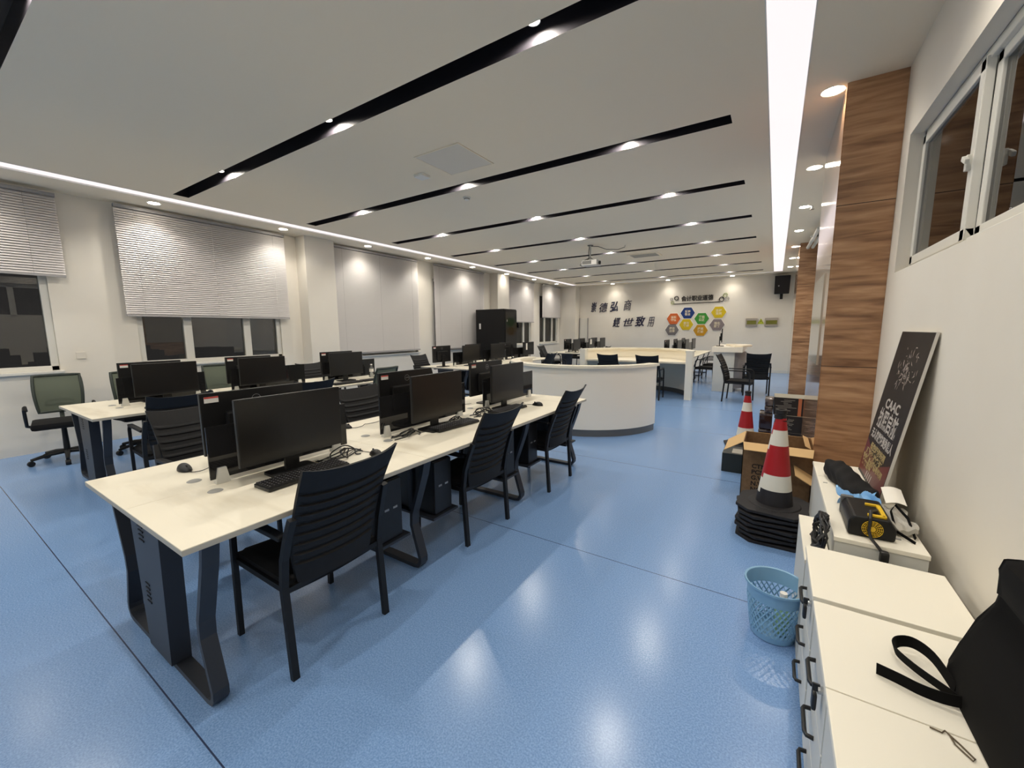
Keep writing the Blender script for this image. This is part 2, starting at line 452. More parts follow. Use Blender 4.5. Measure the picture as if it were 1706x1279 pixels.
for k, y in enumerate(STRIPS):
    vis = k - 2
    back = {-2: 'second one back behind the photographer', -1: 'first one back behind the photographer', 0: 'cut off at the upper left corner of the view'}
    lab = 'long black ceiling slot, ' + (back[vis] if vis in back else '%s from the camera end' % ORD[vis - 1])
    t = thing('ceiling_slot', lab, 'light slot', (0, y, H), 0, 'black ceiling slots')
    d = .16
    m = MB()
    m.face([(SX0, 0, 0), (SX1, 0, 0), (SX1, 0, d), (SX0, 0, d)]).face([(SX0, SW, 0), (SX1, SW, 0), (SX1, SW, d), (SX0, SW, d)])
    m.face([(SX0, 0, d), (SX1, 0, d), (SX1, SW, d), (SX0, SW, d)])
    for x in (SX0, SX1): m.face([(x, 0, 0), (x, SW, 0), (x, SW, d), (x, 0, d)])
    obj('channel', m, 'slot_black', t)
    for j, x in enumerate((-5.48, -3.41, -1.34)):
        dl = thing('downlight', ('round downlight in the %s long black ceiling slot, %s of its three' % (ORD[vis - 1], ('left', 'middle', 'right')[j])) if vis > 0 else 'round downlight in the black slot %s, %s of its three' % (('at the upper left corner', 'just behind the photographer', 'farther behind the photographer')[-vis], ('left', 'middle', 'right')[j]), 'ceiling light', (x, y + .085, H + .075), 0, 'downlights in the black ceiling slots')
        obj('housing', MB().lathe([(.038, .0), (.045, .0), (.045, .085), (.0, .085)], n=18), 'lamp_ring', dl, smooth=True)
        obj('lens', MB().prism(arc(0, 2 * PI, 15, .038)[:-1], .002, .01), 'lens', dl)
        spot('lamp', (0, 0, -.006), STRIP_W, 3.0, dl, .03, .25)
LY = [2.25 + 1.752 * k for k in range(-3, 8)]
for k, y in enumerate(LY):
    v = k - 2
    downlight((-7.28, y, H), 'round downlight over the window blinds, ' + ('%s from the camera end' % ORD[v - 1] if v > 0 else '%s beyond the left edge' % ORD[-v]), 'downlights over the window wall', SPOT_W * (.3 if 10.6 < y < 11.4 else 1))
for k, y in enumerate([4.07 + 1.74 * k for k in range(-4, 7)]):
    v = k - 3
    downlight((.245, y, H), 'round downlight in the border beside the wooden pillars, ' + ('%s along from the camera end' % ORD[v - 1] if v > 0 else '%s back overhead out of view' % ORD[-v]), 'downlights over the right wall', SPOT_W if y > 3 else SPOT_W * .75)
for k, x in enumerate((-5.48, -3.41, -1.34)):
    downlight((x, 15.82, H), 'round downlight washing the far wall, %s' % ('above the brush calligraphy', 'between the calligraphy and the hexagons', 'above the hexagon panels')[k], 'downlights along the far wall', SPOT_W * .55)
def trough(label, a, b, along_y):
    t = thing('light_trough', label, 'light strip', (0, 0, 0), 0, 'bright light troughs framing the ceiling')
    d = .022
    obj('diffuser', MB().span((a[0], a[1], H + d - .01), (b[0], b[1], H + d)), 'led', t)
    m = MB()
    if along_y:
        m.span((a[0] - .006, a[1], H - .004), (a[0], b[1], H + d)).span((b[0], a[1], H - .004), (b[0] + .006, b[1], H + d))
    else:
        m.span((a[0], a[1] - .006, H - .004), (b[0], a[1], H + d)).span((a[0], b[1], H - .004), (b[0], b[1] + .006, H + d))
    obj('edge_trim', m, 'lamp_ring', t)
trough('glowing white light trough along the window side of the ceiling', (XLL, YB, 0), (XLR, YFF, 0), True)
trough('wide glowing white light trough running down the right side of the ceiling', (XRL, YB, 0), (XRR, YFF, 0), True)
trough('thin glowing light trough across the ceiling in front of the far wall', (XLR, YFN, 0), (XRL, YFF, 0), False)

# ------------------------------------------------------------------ blinds
def blind(y0, y1, ztop, zbot, label, x=-7.6, tear=None):
    t = thing('window_blind', label, 'blind', (x, (y0 + y1) / 2, 0), 0, 'grey venetian blinds on the window wall')
    hw = (y1 - y0) / 2
    obj('headrail', MB().span((-.03, -hw, ztop - .04), (.03, hw, ztop)), 'blind_rail', t)
    m = MB(); pt = .03; n = int((ztop - zbot - .06) / pt)
    for k in range(n):
        z = ztop - .045 - k * pt
        m.face([(-.009, -hw, z), (-.009, hw, z), (.004, hw, z - .014), (.004, -hw, z - .014)])
        m.face([(.004, -hw, z - .014), (.004, hw, z - .014), (.016, hw, z - .034), (.016, -hw, z - .034)])
    obj('slats', m, 'blind_slat', t)
    obj('bottom_rail', MB().span((-.015, -hw, zbot), (.015, hw, zbot + .03)), 'blind_rail', t)
    m = MB()
    for f in (-.82, 0, .82): m.tube([(.014, hw * f, ztop - .04), (.014, hw * f, zbot + .03)], .0015, 4)
    obj('ladder_cord', m, 'blind_rail', t)
    return t
blind(-1.6, 1.37, 3.2, 2.19, 'half-raised grey venetian blind at the left edge over the first window')
blind(1.9, 4.17, 3.22, 1.72, 'broad grey venetian blind covering the upper part of the three-pane window')
blind(5.13, 7.45, 3.22, 1.0, 'long grey venetian blind hanging down to the sill, right after the near column')
blind(8.03, 10.2, 3.22, .97, 'grey venetian blind hanging behind the black server cabinet, on its left')
blind(11.5, 13.3, 3.22, 1.75, 'grey venetian blind right of the black server cabinet')
blind(13.95, 15.5, 3.22, 1.95, 'short grey venetian blind on the last window by the far wall')
t = tag(obj('wall_socket', MB().box((XL + .006, 1.42, 1.2), (.012, .09, .09), bev=.003), 'outlet_white'), 'small white wall socket beside the left window', 'socket')

# ------------------------------------------------------------------ desks
def loop_frame(x0, x1, y, zt):
    # waisted closed loop of flat bar in the x-z plane
    w = .055
    def side(x, s):
        return [(x, zt), (x - s * .03, zt - .06), (x - s * .12, .34), (x - s * .12, .27), (x - s * .075, .07), (x - s * .085, .035), (x - s * .12, .0125)]
    R = side(x1, 1); L = side(x0, -1)
    pts = [(px, y, pz) for px, pz in R] + [(px, y, pz) for px, pz in L[::-1]]
    return MB().tube(pts, 0, flat=(.022, w))
def loop_mesh(x0, x1, y, zt):
    R = [(x1, zt), (x1 - .025, zt - .10), (x1 - .12, .36), (x1 - .125, .28), (x1 - .06, .075), (x1 - .062, .045), (x1 - .08, .02), (x1 - .115, .0125)]
    cx = (x0 + x1) / 2
    pts = [(px, y, pz) for px, pz in R] + [(2 * cx - px, y, pz) for px, pz in R[::-1]]
    return MB().tube(pts, 0, flat=(.058, .024))
DW = 1.22
def desk_unit(x1, y0, label, group, first, last, name='workstation_desk', L=1.2):
    t = thing(name, label, 'desk', (0, 0, 0), 0, group)
    x0 = x1 - DW; cx = x1 - DW / 2
    y1 = y0 + L
    m = MB().use('desk_white').span((x0, y0 + .001, .728), (cx - .001, y1 - .001, .75)).span((cx + .001, y0 + .001, .728), (x1, y1 - .001, .75))
    top = obj('desktop', m, 'desk_white', t)
    m = MB().span((x0 - .0015, y0, .727), (x1 + .0015, y1, .747)); obj('edge_band', m, 'edge_grey', t)
    ly = [y0 + .1] if first else [y0 + .03]
    if last: ly.append(y1 - .06)
    for y in ly: obj('leg_frame', loop_mesh(x0 + .05, x1 - .05, y, .725), 'frame_metal', t)
    if first:
        M = Matrix.Translation((0, y0 + .1, 0))
        m = MB(); m.prism([(cx - .19, .726), (cx + .17, .726), (cx + .13, .026), (cx - .13, .026)], -.045, .03, Matrix(((1, 0, 0, 0), (0, 0, 1, y0 + .1), (0, 1, 0, 0), (0, 0, 0, 1))))
        d = obj('cable_duct', m, 'frame_metal', t)
        for zz, ww in ((.66, .06), (.36, .05)):
            mm = MB()
            for k in range(5): mm.box((cx - .05, y0 + .053, zz - k * .022), (ww, .003, .007))
            obj('vent_slots', mm, 'chair_black', d)
    m = MB().span((x0 + .25, y0 + .12 if first else y0, .69), (x0 + .29, y1 - .05, .726)).span((x1 - .29, y0 + .12 if first else y0, .69), (x1 - .25, y1 - .05, .726))
    obj('support_rail', m, 'frame_metal', t)
    dy = y0 + (.32 if first else .15)
    dv = obj('divider', MB().span((cx - .004, dy, .775), (cx + .004, y1 - .12, 1.04)), 'divider_acrylic', t)
    for yy in (dy + .05, y1 - .2):
        m = MB(); m.prism([(-.032, .751), (.032, .751), (.018, .83), (-.018, .83)], -.018, .018, Matrix(((0, 0, 1, cx), (1, 0, 0, yy), (0, 1, 0, 0), (0, 0, 0, 1))))
        obj('clip', m, 'clear_plastic', dv)
    for sx in (-.14, .1):
        obj('grommet', MB().lathe([(.0, .754), (.026, .754), (.032, .7505), (.032, .749)], (cx + sx, dy - .02, 0), 16), 'vent_grey', t, smooth=True)
    return t
AX1, BX1 = -1.675, -4.95
AY, BY, CY_, DY, EY = .48, .92, 6.05, 11.8, 11.6
def desk_row(x1, y0, n, where, L=1.2):
    g = 'workstation desks of the ' + where
    for k in range(n):
        pos = ['nearest', 'middle', 'farthest'][k if n == 3 else (0, 2)[k]]
        desk_unit(x1, y0 + k * L, '%s white double workstation desk of the %s' % (pos, where), g, k == 0, k == n - 1, L=L)
desk_row(AX1, AY, 3, 'front row beside the aisle')
desk_row(BX1, BY, 3, 'second row below the left windows')
desk_row(BX1, CY_, 3, 'row in front of the black server cabinet')
desk_row(BX1, DY, 3, 'row under the calligraphy wall')
desk_row(AX1 - .1, EY, 3, 'row behind the far curved counter')

# ------------------------------------------------------------------ monitors, keyboards, mice, towers
def make_monitor(sticker, name='computer_monitor'):
    # local: screen faces +Y, foot on z=0
    t = thing(name, 'x', 'monitor', (0, 0, 0), 0)
    Wm, Hm, z0 = .545, .335, .095
    m = MB(); m.box((0, .0, z0 + Hm / 2), (Wm, .022, Hm), bev=.004).box((0, -.022, z0 + Hm * .4), (Wm * .6, .028, Hm * .55), bev=.012)
    obj('casing', m, 'bezel_black', t)
    obj('screen', MB().span((-Wm / 2 + .007, .0105, z0 + .02), (Wm / 2 - .007, .0118, z0 + Hm - .007)), 'screen_black', t)
    obj('stand', MB().box((0, -.045, .12), (.075, .022, .24), bev=.004), 'bezel_black', t)
    obj('base', MB().prism(rrect(.24, .17, .02), 0, .012, Matrix.Translation((0, -.03, 0))), 'bezel_black', t)
    lg = obj('emblem', MB().lathe([(.021, 0), (.024, 0), (.024, .002), (.021, .002), (.021, 0)], n=24, M=frame_matrix((0, -.0112, z0 + Hm * .83), (-1, 0, 0), (0, 0, 1))), 'logo_grey', t, label='silver ring emblem')
    text_mesh('emblem_letters', 'DELL', .014, .0006, 'logo_grey', lg, frame_matrix((0, -.0118, z0 + Hm * .83), (-1, 0, 0), (0, 0, 1)), fit=.034)
    if sticker:
        s = obj('asset_sticker', MB().span((-Wm / 2 + .02, -.0135, z0 + Hm - .052), (-Wm / 2 + .085, -.011, z0 + Hm - .02)), 'label_white', t, label='white asset sticker with red header')
        obj('sticker_header', MB().span((-Wm / 2 + .02, -.0138, z0 + Hm - .029), (-Wm / 2 + .085, -.0134, z0 + Hm - .02)), 'label_red', s)
    return t
mon_a = make_monitor(True)
used_mon = [0]
def monitor(x, y, face, label, group, tilt=0):
    rz = -PI / 2 if face > 0 else PI / 2       # screen faces +x or -x
    if not used_mon[0]:
        used_mon[0] = 1; t = mon_a; t.location = (x, y, .75); t.rotation_euler = (0, 0, rz + tilt); t['label'] = label; t['group'] = group
    else: t = dup(mon_a, (x, y, .75), rz + tilt, label, group)
    return t
def make_keyboard():
    t = thing('keyboard', 'x', 'keyboard')
    obj('case', MB().box((0, 0, .011), (.44, .135, .018), bev=.005), 'plastic_black', t)
    m = MB()
    for r in range(6):
        for c in range(21):
            m.box((-.204 + c * .0204, .052 - r * .0206, .0225), (.0165, .0165, .006), taper=1.12)
    k = obj('keys', m, 'key_black', t)
    m = MB()
    for r in range(6):
        for c in range(21):
            m.span((-.206 + c * .0204, .054 - r * .0206, .0256), (-.2025 + c * .0204, .0575 - r * .0206, .0259))
    obj('key_legends', m, 'legend_white', k)
    return t
def make_mouse():
    t = thing('mouse', 'x', 'mouse')
    m = MB()
    def f(u, v, o):
        a = 2 * PI * u; ph = v * PI / 2
        return Vector((.031 * math.cos(a) * math.cos(ph) * (1 - .1 * math.sin(a)), .058 * math.sin(a) * math.cos(ph), .002 + .036 * math.sin(ph) * (1 - .25 * math.cos(ph) * math.sin(a))))
    m.grid(f, 24, 8)
    obj('body', m, 'plastic_black', t, smooth='all')
    obj('scroll_wheel', MB().lathe([(0, -.003), (.007, -.003), (.007, .003), (0, .003)], n=12, M=frame_matrix((0, .03, .03), (0, 1, 0), (0, 0, 1))), 'rubber_black', t)
    c = [(0, .056, .006), (-.01, .085, .004), (-.04, .12, .01), (-.08, .125, .022), (-.11, .105, .012), (-.15, .1, .003), (-.2, .13, .003), (-.26, .14, .003)]
    P = [Vector(p) for p in c]; q = []
    for i in range(len(P) - 1):
        for s in range(4): q.append(P[i].lerp(P[i + 1], s / 4))
    q.append(P[-1]); q = [q[0]] + [(q[i - 1] + q[i] + q[i + 1]) / 3 for i in range(1, len(q) - 1)] + [q[-1]]
    obj('cable', MB().tube(q, .0022, 5), 'plastic_black', t)
    return t
kb0, ms0 = make_keyboard(), make_mouse(); used = set()
def place(proto, key, loc, rz, label, group):
    if key not in used:
        used.add(key); proto.location = loc; proto.rotation_euler = (0, 0, rz); proto['label'] = label
        if group: proto['group'] = group
        return proto
    return dup(proto, loc, rz, label, group)
POS = ['nearest', 'middle', 'farthest']
rows = [('front row', AX1, [(1.135, 1.13), (2.24, 2.27), (3.2, 3.36)], 'monitors on the front row desks'),
        ('second row under the windows', BX1, [(1.6, 1.58), (2.57, 2.58), (3.76, 3.85)], 'monitors on the second row desks'),
        ('row before the server cabinet', BX1, [(6.75, 6.25), (7.75, 7.3), (9.15, 8.6)], 'monitors before the server cabinet'),
        ('row under the calligraphy', BX1, [(12.25, 12.35), (13.5, 13.5), (14.6, 14.7)], 'monitors under the calligraphy wall'),
        ('row behind the curved counter', AX1 - .1, [(12.0, 12.2), (13.2, 13.4), (14.4, 14.7)], 'monitors behind the far curved counter')]
for nm, x1, yy, g in rows:
    cx = x1 - DW / 2
    for k, (a, b) in enumerate(yy):
        monitor(cx + .17, a, 1, '%s black monitor of the %s, screen towards the aisle' % (POS[k], nm), g, tilt=random.uniform(-.03, .03))
        monitor(cx - .2, b, -1, '%s black monitor of the %s, its back showing' % (POS[k], nm), g, tilt=random.uniform(-.03, .03))
G = 'keyboards and mice on the desks'
for k, (x, y, r) in enumerate([(-2.01, 1.12, .03), (-2.07, 2.37, -.08), (-2.06, 3.12, -.06)]):
    place(kb0, 'kb', (x, y, .75), PI / 2 + r, '%s black keyboard on the aisle side of the front desk row' % POS[k], 'keyboards on the front row')
for k, (x, y) in enumerate([(-5.1, 3.55), (-5.1, 2.5), (-5.1, 1.55)]):
    place(kb0, 'kb', (x, y, .75), PI / 2, '%s black keyboard on the second desk row under the windows' % POS[2 - k], 'keyboards on the second row')
dup(kb0, (-5.12, 4.02, .75), PI / 2 + .1, 'black keyboard beside the plastic bottle at the end of the second row', 'keyboards on the second row')
for k, (x, y, r) in enumerate([(-1.99, 1.55, 1.35), (-1.98, 2.68, 1.5), (-1.94, 3.47, 1.6)]):
    if k == 1: continue
    place(ms0, 'ms', (x, y, .75), r, 'black mouse beside the %s keyboard of the front desk row' % POS[k], 'mice on the front row')
for k, (x, y, r) in enumerate([(-2.66, .82, -1.6), (-2.76, 1.88, -1.2), (-2.7, 2.95, -1.5)]):
    dup(ms0, (x, y, .75), r, 'black mouse on the front row\'s window side, ' + ('at its near end', 'between the first and second monitors', 'behind the second pair of monitors')[k], 'mice on the front row')
dup(ms0, (-5.85, 2.15, .75), 1.3, 'black mouse on the second row before the green mesh chair', 'mice on the second row')
def cables(label, pts_list, r=.004):
    m = MB()
    for pts in pts_list:
        P = [Vector(p) for p in pts]; q = []
        for i in range(len(P) - 1):
            a, b, c, d = P[max(0, i - 1)], P[i], P[i + 1], P[min(len(P) - 1, i + 2)]
            for s in range(6):
                u = s / 6
                q.append(.5 * ((2 * b) + (c - a) * u + (2 * a - 5 * b + 4 * c - d) * u * u + (3 * b - a - 3 * c + d) * u ** 3))
        q.append(P[-1]); m.tube(q, r, 6)
    return tag(obj('cable_bundle', m, 'plastic_black', smooth=True), label, 'cable')
def tangle(cx, cy, n, sp):
    out = []
    for i in range(n):
        a0 = random.uniform(0, 6.28); f = random.uniform(.7, 1.3)
        out.append([(cx + .045 * math.cos(a0 + k * f) + .01 * i, cy + sp * (k / 3.5 - 1) + .035 * math.sin(a0 + k * 1.6), .757 + (.055 * math.sin(PI * k / 7) ** 2) * (.5 + .5 * math.sin(a0 + 1.3 * k + i))) for k in range(8)])
    return out
cables('tangled black cables behind the nearest monitor of the front row', tangle(-2.14, 1.42, 4, .12))
cables('black cables rising from the grommet beside the middle front row monitor', tangle(-2.17, 1.95, 3, .09))
cables('black cables lying behind the stand of the middle front row monitor', tangle(-2.18, 2.45, 3, .14))
cables('thick tangle of black cables before the farthest divider of the front row', tangle(-2.17, 2.85, 5, .13))
def make_tower():
    t = thing('computer_tower', 'x', 'computer')
    obj('case', MB().box((0, 0, .19), (.40, .165, .36), bev=.006), 'plastic_black', t)
    obj('front_panel', MB().box((.203, 0, .19), (.012, .16, .35), bev=.004), 'bezel_black', t)
    m = MB(); m.box((.2105, .03, .2), (.004, .03, .012)).box((.2105, -.03, .2), (.004, .03, .012))
    obj('port', m, 'logo_grey', t)
    m = MB(); m.box((0, 0, 0), (.46, .24, .016)); m.box((0, -.1, .22), (.03, .006, .44)).box((0, .1, .22), (.03, .006, .44))
    obj('hanging_bracket', m, 'frame_metal', t)
    return t
pc0 = make_tower()
for k, (x, y) in enumerate([(-2.0, 1.48), (-2.0, 1.92), (-2.0, 2.72), (-2.0, 3.12), (-2.0, 3.9)]):
    place(pc0, 'pc', (x, y, .285), 0, 'black computer tower slung under the front desk row, %s from the camera end' % ORD[k], 'computer towers under the front row')
for k, (x, y) in enumerate([(-5.25, 1.95), (-5.25, 2.95), (-5.25, 4.1)]):
    dup(pc0, (x, y, .285), 0, 'black computer tower slung under the second desk row, %s from the camera end' % ORD[k], 'computer towers under the second row')
for k, (x, y) in enumerate([(-5.25, 6.5), (-5.25, 7.5)]):
    dup(pc0, (x, y, .285), 0, 'black computer tower under the desks before the server cabinet, %s one' % ('nearer', 'farther')[k], 'computer towers before the server cabinet')

# ------------------------------------------------------------------ chairs
def make_chair():
    # local: sitter faces +Y
    t = thing('visitor_chair', 'x', 'chair')
    def seat(u, v, o):
        x = (u - .5) * .46; y = -.21 + v * .46
        z = .452 - .012 * math.cos((u - .5) * PI) - .02 * max(0, v - .75) * 4 * max(0, v - .75)
        e = min(u, 1 - u, v, 1 - v); z -= .02 * max(0, 1 - e / .06) ** 2
        return Vector((x, y, z - (.055 if o else 0)))
    obj('seat', MB().grid(seat, 16, 14, thick=True), 'chair_fabric', t, smooth=True)
    def prof(v):   # backrest side profile: v 0..1 bottom..top
        z = .405 + v * .535
        y = -.205 - .02 * math.sin(v * PI) * .0 - .19 * v ** 1.35 + .02 * math.sin(v * PI)
        return y, z
    def back(u, v, o):
        y, z = prof(v); hw = .205 + .028 * v - .018 * max(0, .25 - v) * 4
        x = (u * 2 - 1) * hw
        y -= .035 * (1 - (2 * u - 1) ** 2) * (1 - .3 * v)
        e = abs(2 * u - 1)
        if .16 < v < .86 and e < .88: y += (.011 if int(v * 34) % 3 == 0 else 0)
        return Vector((x, y - (.016 if o else 0), z + .025 * (e ** 3) * v))
    obj('backrest', MB().grid(back, 14, 68, thick=True), 'chair_mesh', t)
    for sx in (-1, 1):
        x = sx * .245
        obj('leg', MB().tube([(x, .245, 0), (x, .235, .42), (x, .225, .60), (x, .2, .632), (x, .17, .64)], 0, flat=(.024, .024)), 'chair_black', t)
        obj('leg', MB().tube([(x, -.245, 0), (x, -.215, .42), (x, -.235, .55), (x * .98, -.27, .66), (x * .95, -.3, .74)], 0, flat=(.024, .03)), 'chair_black', t)
        obj('armrest', MB().box((x, -.03, .648), (.04, .42, .022), bev=.006), 'chair_black', t)
    m = MB(); m.span((-.24, .2, .385), (.24, .225, .41)).span((-.24, -.225, .385), (.24, -.2, .41)).span((-.245, -.2, .385), (-.225, .22, .41)).span((.225, -.2, .385), (.245, .22, .41))
    obj('seat_frame', m, 'chair_black', t)
    return t
def make_office_chair():
    t = thing('office_chair', 'x', 'chair')
    m = MB()
    for k in range(5):
        a = k * 2 * PI / 5 + .3; c, s = math.cos(a), math.sin(a)
        m.tube([(0, 0, .11), (c * .15, s * .15, .1), (c * .3, s * .3, .07)], [.028, .022, .016], 8)
    obj('base', m, 'chair_black', t, smooth=True)
    for k in range(5):
        a = k * 2 * PI / 5 + .3; c, s = math.cos(a), math.sin(a)
        obj('caster', MB().lathe([(0, -.022), (.028, -.022), (.031, -.012), (.031, .012), (.028, .022), (0, .022)], n=14, M=frame_matrix((c * .3, s * .3, .031), (c, s, 0), (0, 0, 1))), 'chair_black', t)
    obj('gas_lift', MB().tube([(0, 0, .08), (0, 0, .42)], [.03, .022], 12), 'chair_black', t, smooth=True)
    obj('seat', MB().box((0, .02, .455), (.49, .47, .075), bev=.03), 'chair_fabric', t, smooth=True)
    def P(u, v):
        hw = .178 + .02 * math.sin(v * PI * .8); x = (u * 2 - 1) * hw
        return Vector((x, -.215 - .075 * v + .03 * math.sin(v * PI) - .04 * (1 - (2 * u - 1) ** 2), .56 + v * .43))
    ring = [P(u / 8, 1) for u in range(9)] + [P(1, 1 - v / 8) for v in range(1, 9)] + [P(1 - u / 8, 0) for u in range(1, 9)] + [P(0, v / 8) for v in range(1, 8)]
    obj('back_frame', MB().tube(ring, .016, 8, closed=True), 'green_frame', t, smooth=True)
    obj('back_mesh', MB().grid(lambda u, v, o: P(u, v), 10, 10), 'mesh_green', t, smooth='all')
    m = MB(); m.tube([(-.12, -.28, .63), (-.11, -.285, .68), (0, -.3, .7), (.11, -.285, .68), (.12, -.28, .63)], .011, 8); m.tube([(0, -.3, .64), (0, -.27, .5), (0, -.12, .41)], .02, 8); m.tube([(-.12, -.28, .63), (0, -.3, .64), (.12, -.28, .63)], .012, 8)
    obj('lumbar_support', m, 'green_frame', t, smooth=True)
    for sx in (-1, 1):
        x = sx * .275
        obj('armrest', MB().tube([(sx * .2, .0, .42), (x, .02, .45), (x, .08, .56), (x, .1, .64), (x, .02, .665), (x, -.12, .655), (x, -.2, .6)], .016, 8), 'chair_black', t, smooth=True)
    return t
ch0, of0 = make_chair(), make_office_chair()
L_, R_ = PI / 2, -PI / 2        # facing -x / +x
gA = 'black visitor chairs of the front row'
for x, y, r, lab in [(-1.90, 1.055, L_ + .0, 'nearest black slatted chair, on the aisle before the first front row keyboard'),
                     (-1.95, 2.315, L_ - .02, 'black slatted chair on the aisle side of the front row, before its middle monitor'),
                     (-1.92, 3.45, L_ + .02, 'black slatted chair at the far end of the front row, before the curved counter'),
                     (-3.2, 1.18, R_ + .05, 'black chair half hidden behind the nearest front row monitors, on the window side'),
                     (-3.02, 2.48, R_, 'black slatted chair seen between the first two monitor pairs of the front row'),
                     (-3.05, 3.6, R_, 'black chair on the window side of the front row, behind its last monitors')]:
    place(ch0, 'ch', (x, y, 0), r, lab, gA)
gB = 'black visitor chairs of the second row'
for x, y, r, lab in [(-4.78, 1.4, L_ - .05, 'black chair tucked into the near end of the second row, seen from behind'),
                     (-4.68, 2.6, L_ - .05, 'black chair at the second row, its top corner above the nearest front row monitor'),
                     (-6.32, 3.95, R_, 'black chair on the window side of the second row, behind the last monitor pair'),
                     (-6.3, 6.5, R_, 'black chair at the window end of the desks before the server cabinet'),
                     (-4.7, 6.9, L_, 'black chair on the near side of the desks before the server cabinet'),
                     (-4.7, 8.4, L_, 'black chair on the far end of the desks before the server cabinet'),
                     (-6.25, 12.1, R_, 'black chair with tilted back at the window end of the calligraphy row'),
                     (-6.3, 14.6, R_, 'black chair at the far window side of the calligraphy row'),
                     (-4.85, 12.6, L_, 'black chair on the aisle side of the calligraphy row')]:
    dup(ch0, (x, y, 0), r, lab, gB)
gC = 'black visitor chairs around the counters'
for x, y, r, lab in [(-3.06, 8.98, 0, 'left one of two black chairs pushed in at the far curved counter'),
                     (-2.22, 8.95, .05, 'right one of two black chairs pushed in at the far curved counter'),
                     (-.57, 9.5, -PI / 2 - .1, 'black armchair seen from the side before the grey and white reception desk'),
                     (-.3, 10.62, .1, 'black armchair showing its slatted back before the far right wall'),
                     (-5.15, 10.3, R_ + .3, 'black chair standing left of the far curved counter'),
                     (-1.55, 12.4, L_ - .1, 'black chair at the desk row behind the far counter, nearer of two'),
                     (-1.5, 13.5, L_ - .1, 'black chair at the desk row behind the far counter, farther of two')]:
    dup(ch0, (x, y, 0), r, lab, gC)
gO = 'office chairs with green mesh backs'
for x, y, r, lab in [(-7.0, 1.06, R_ - .16, 'green mesh office chair on casters by the left wall, in full view'),
                     (-6.75, 1.72, R_, 'green mesh office chair mostly hidden behind the near end of the second row'),
                     (-6.85, 2.72, R_ - .1, 'green mesh office chair under the three-pane window, behind the second row'),
                     (-4.75, 3.72, L_ + .1, 'office chair with pale mesh back between the front row and the plastic bottle')
                     ]:
    place(of0, 'of', (x, y, 0), r, lab, gO)

# ------------------------------------------------------------------ curved counters
def counter(name, label, c, a0, a1, R, zt, worktop, far=False):
    t = thing(name, label, 'counter', (0, 0, 0), 0, 'white curved counters')
    obj('front_panel', MB().loop_band(c, R - .09, R - .04, a0, a1, .1, zt - .035, 64), 'counter_white', t, smooth=True)
    obj('top_rim', MB().loop_band(c, R - .16, R, a0, a1, zt - .035, zt, 64), 'desk_white', t, smooth=True)
    obj('plinth', MB().loop_band(c, R - .10, R - .055, a0, a1, 0, .1, 64), 'counter_base', t, smooth=True)
    if not far:
        obj('worktop', MB().loop_band(c, R - .6, R - .09, a0, a1, .72, .745, 64), 'desk_white', t, smooth=True)
    return t
d = math.radians
NC = (-2.62, 6.32)
counter('curved_counter', 'near white curved reception counter with grey plinth beside the front row', NC, d(-191), d(-9), 1.25, 1.0, .74)
FC = (-2.66, 9.2)
t = counter('curved_counter', 'far white curved counter with its worktop side facing the near counter', FC, d(0), d(180), 1.25, 1.03, .78, True)
m = MB(); m.prism([(FC[0] + 1.15 * math.cos(a), FC[1] + 1.15 * math.sin(a)) for a in [PI * k / 40 for k in range(41)]], .75, .785); obj('worktop', m, 'desk_white', t)
for sx in (-1, 1):
    obj('end_panel', MB().box((FC[0] + sx * 1.19, FC[1] - .02, .5165), (.13, .2, 1.033)), 'cabinet_white', t)
# reception desk by the far right
t = thing('reception_desk', 'white and grey reception desk with a raised curved top behind the black armchairs', 'desk', (0, 0, 0))
obj('end_panel', MB().span((-1.2, 10.75, 0), (-.76, 12.4, .94)), 'cabinet_side', t)
obj('top_slab', MB().span((-1.24, 10.7, .94), (-.6, 12.5, 1.06)), 'counter_white', t)
obj('curved_front', MB().loop_band((-1.0, 11.25), .4, .46, d(-70), d(40), .08, .93, 24), 'podium_grey', t, smooth=True)
obj('raised_top', MB().loop_band((-1.0, 11.3), .26, .56, d(-65), d(95), 1.062, 1.1, 30), 'desk_white', t, smooth=True)
mo = dup(mon_a, (-1.1, 11.3, 1.06), R_ + .1, 'black monitor seen edge-on on top of the reception desk', 'monitors behind the far curved counter')

# ------------------------------------------------------------------ server cabinet
t = thing('server_cabinet', 'tall black server cabinet standing before the window blinds', 'cabinet', (0, 0, 0))
obj('body', MB().span((-7.4, 9.53, .05), (-6.39, 10.15, 2.08)), 'rack_black', t, bevel=.01)
obj('door', MB().span((-6.388, 9.55, .08), (-6.365, 10.13, 2.05)), 'rack_glass', t, label='glossy dark glass door')
obj('lock', MB().box((-6.355, 9.6, 1.75), (.02, .03, .06), bev=.004), 'chrome', t)
obj('side_label', MB().span((-7.28, 9.526, 1.52), (-7.22, 9.53, 1.68)), 'label_white', t)
obj('plinth', MB().span((-7.36, 9.56, 0), (-6.43, 10.12, .05)), 'rack_black', t)

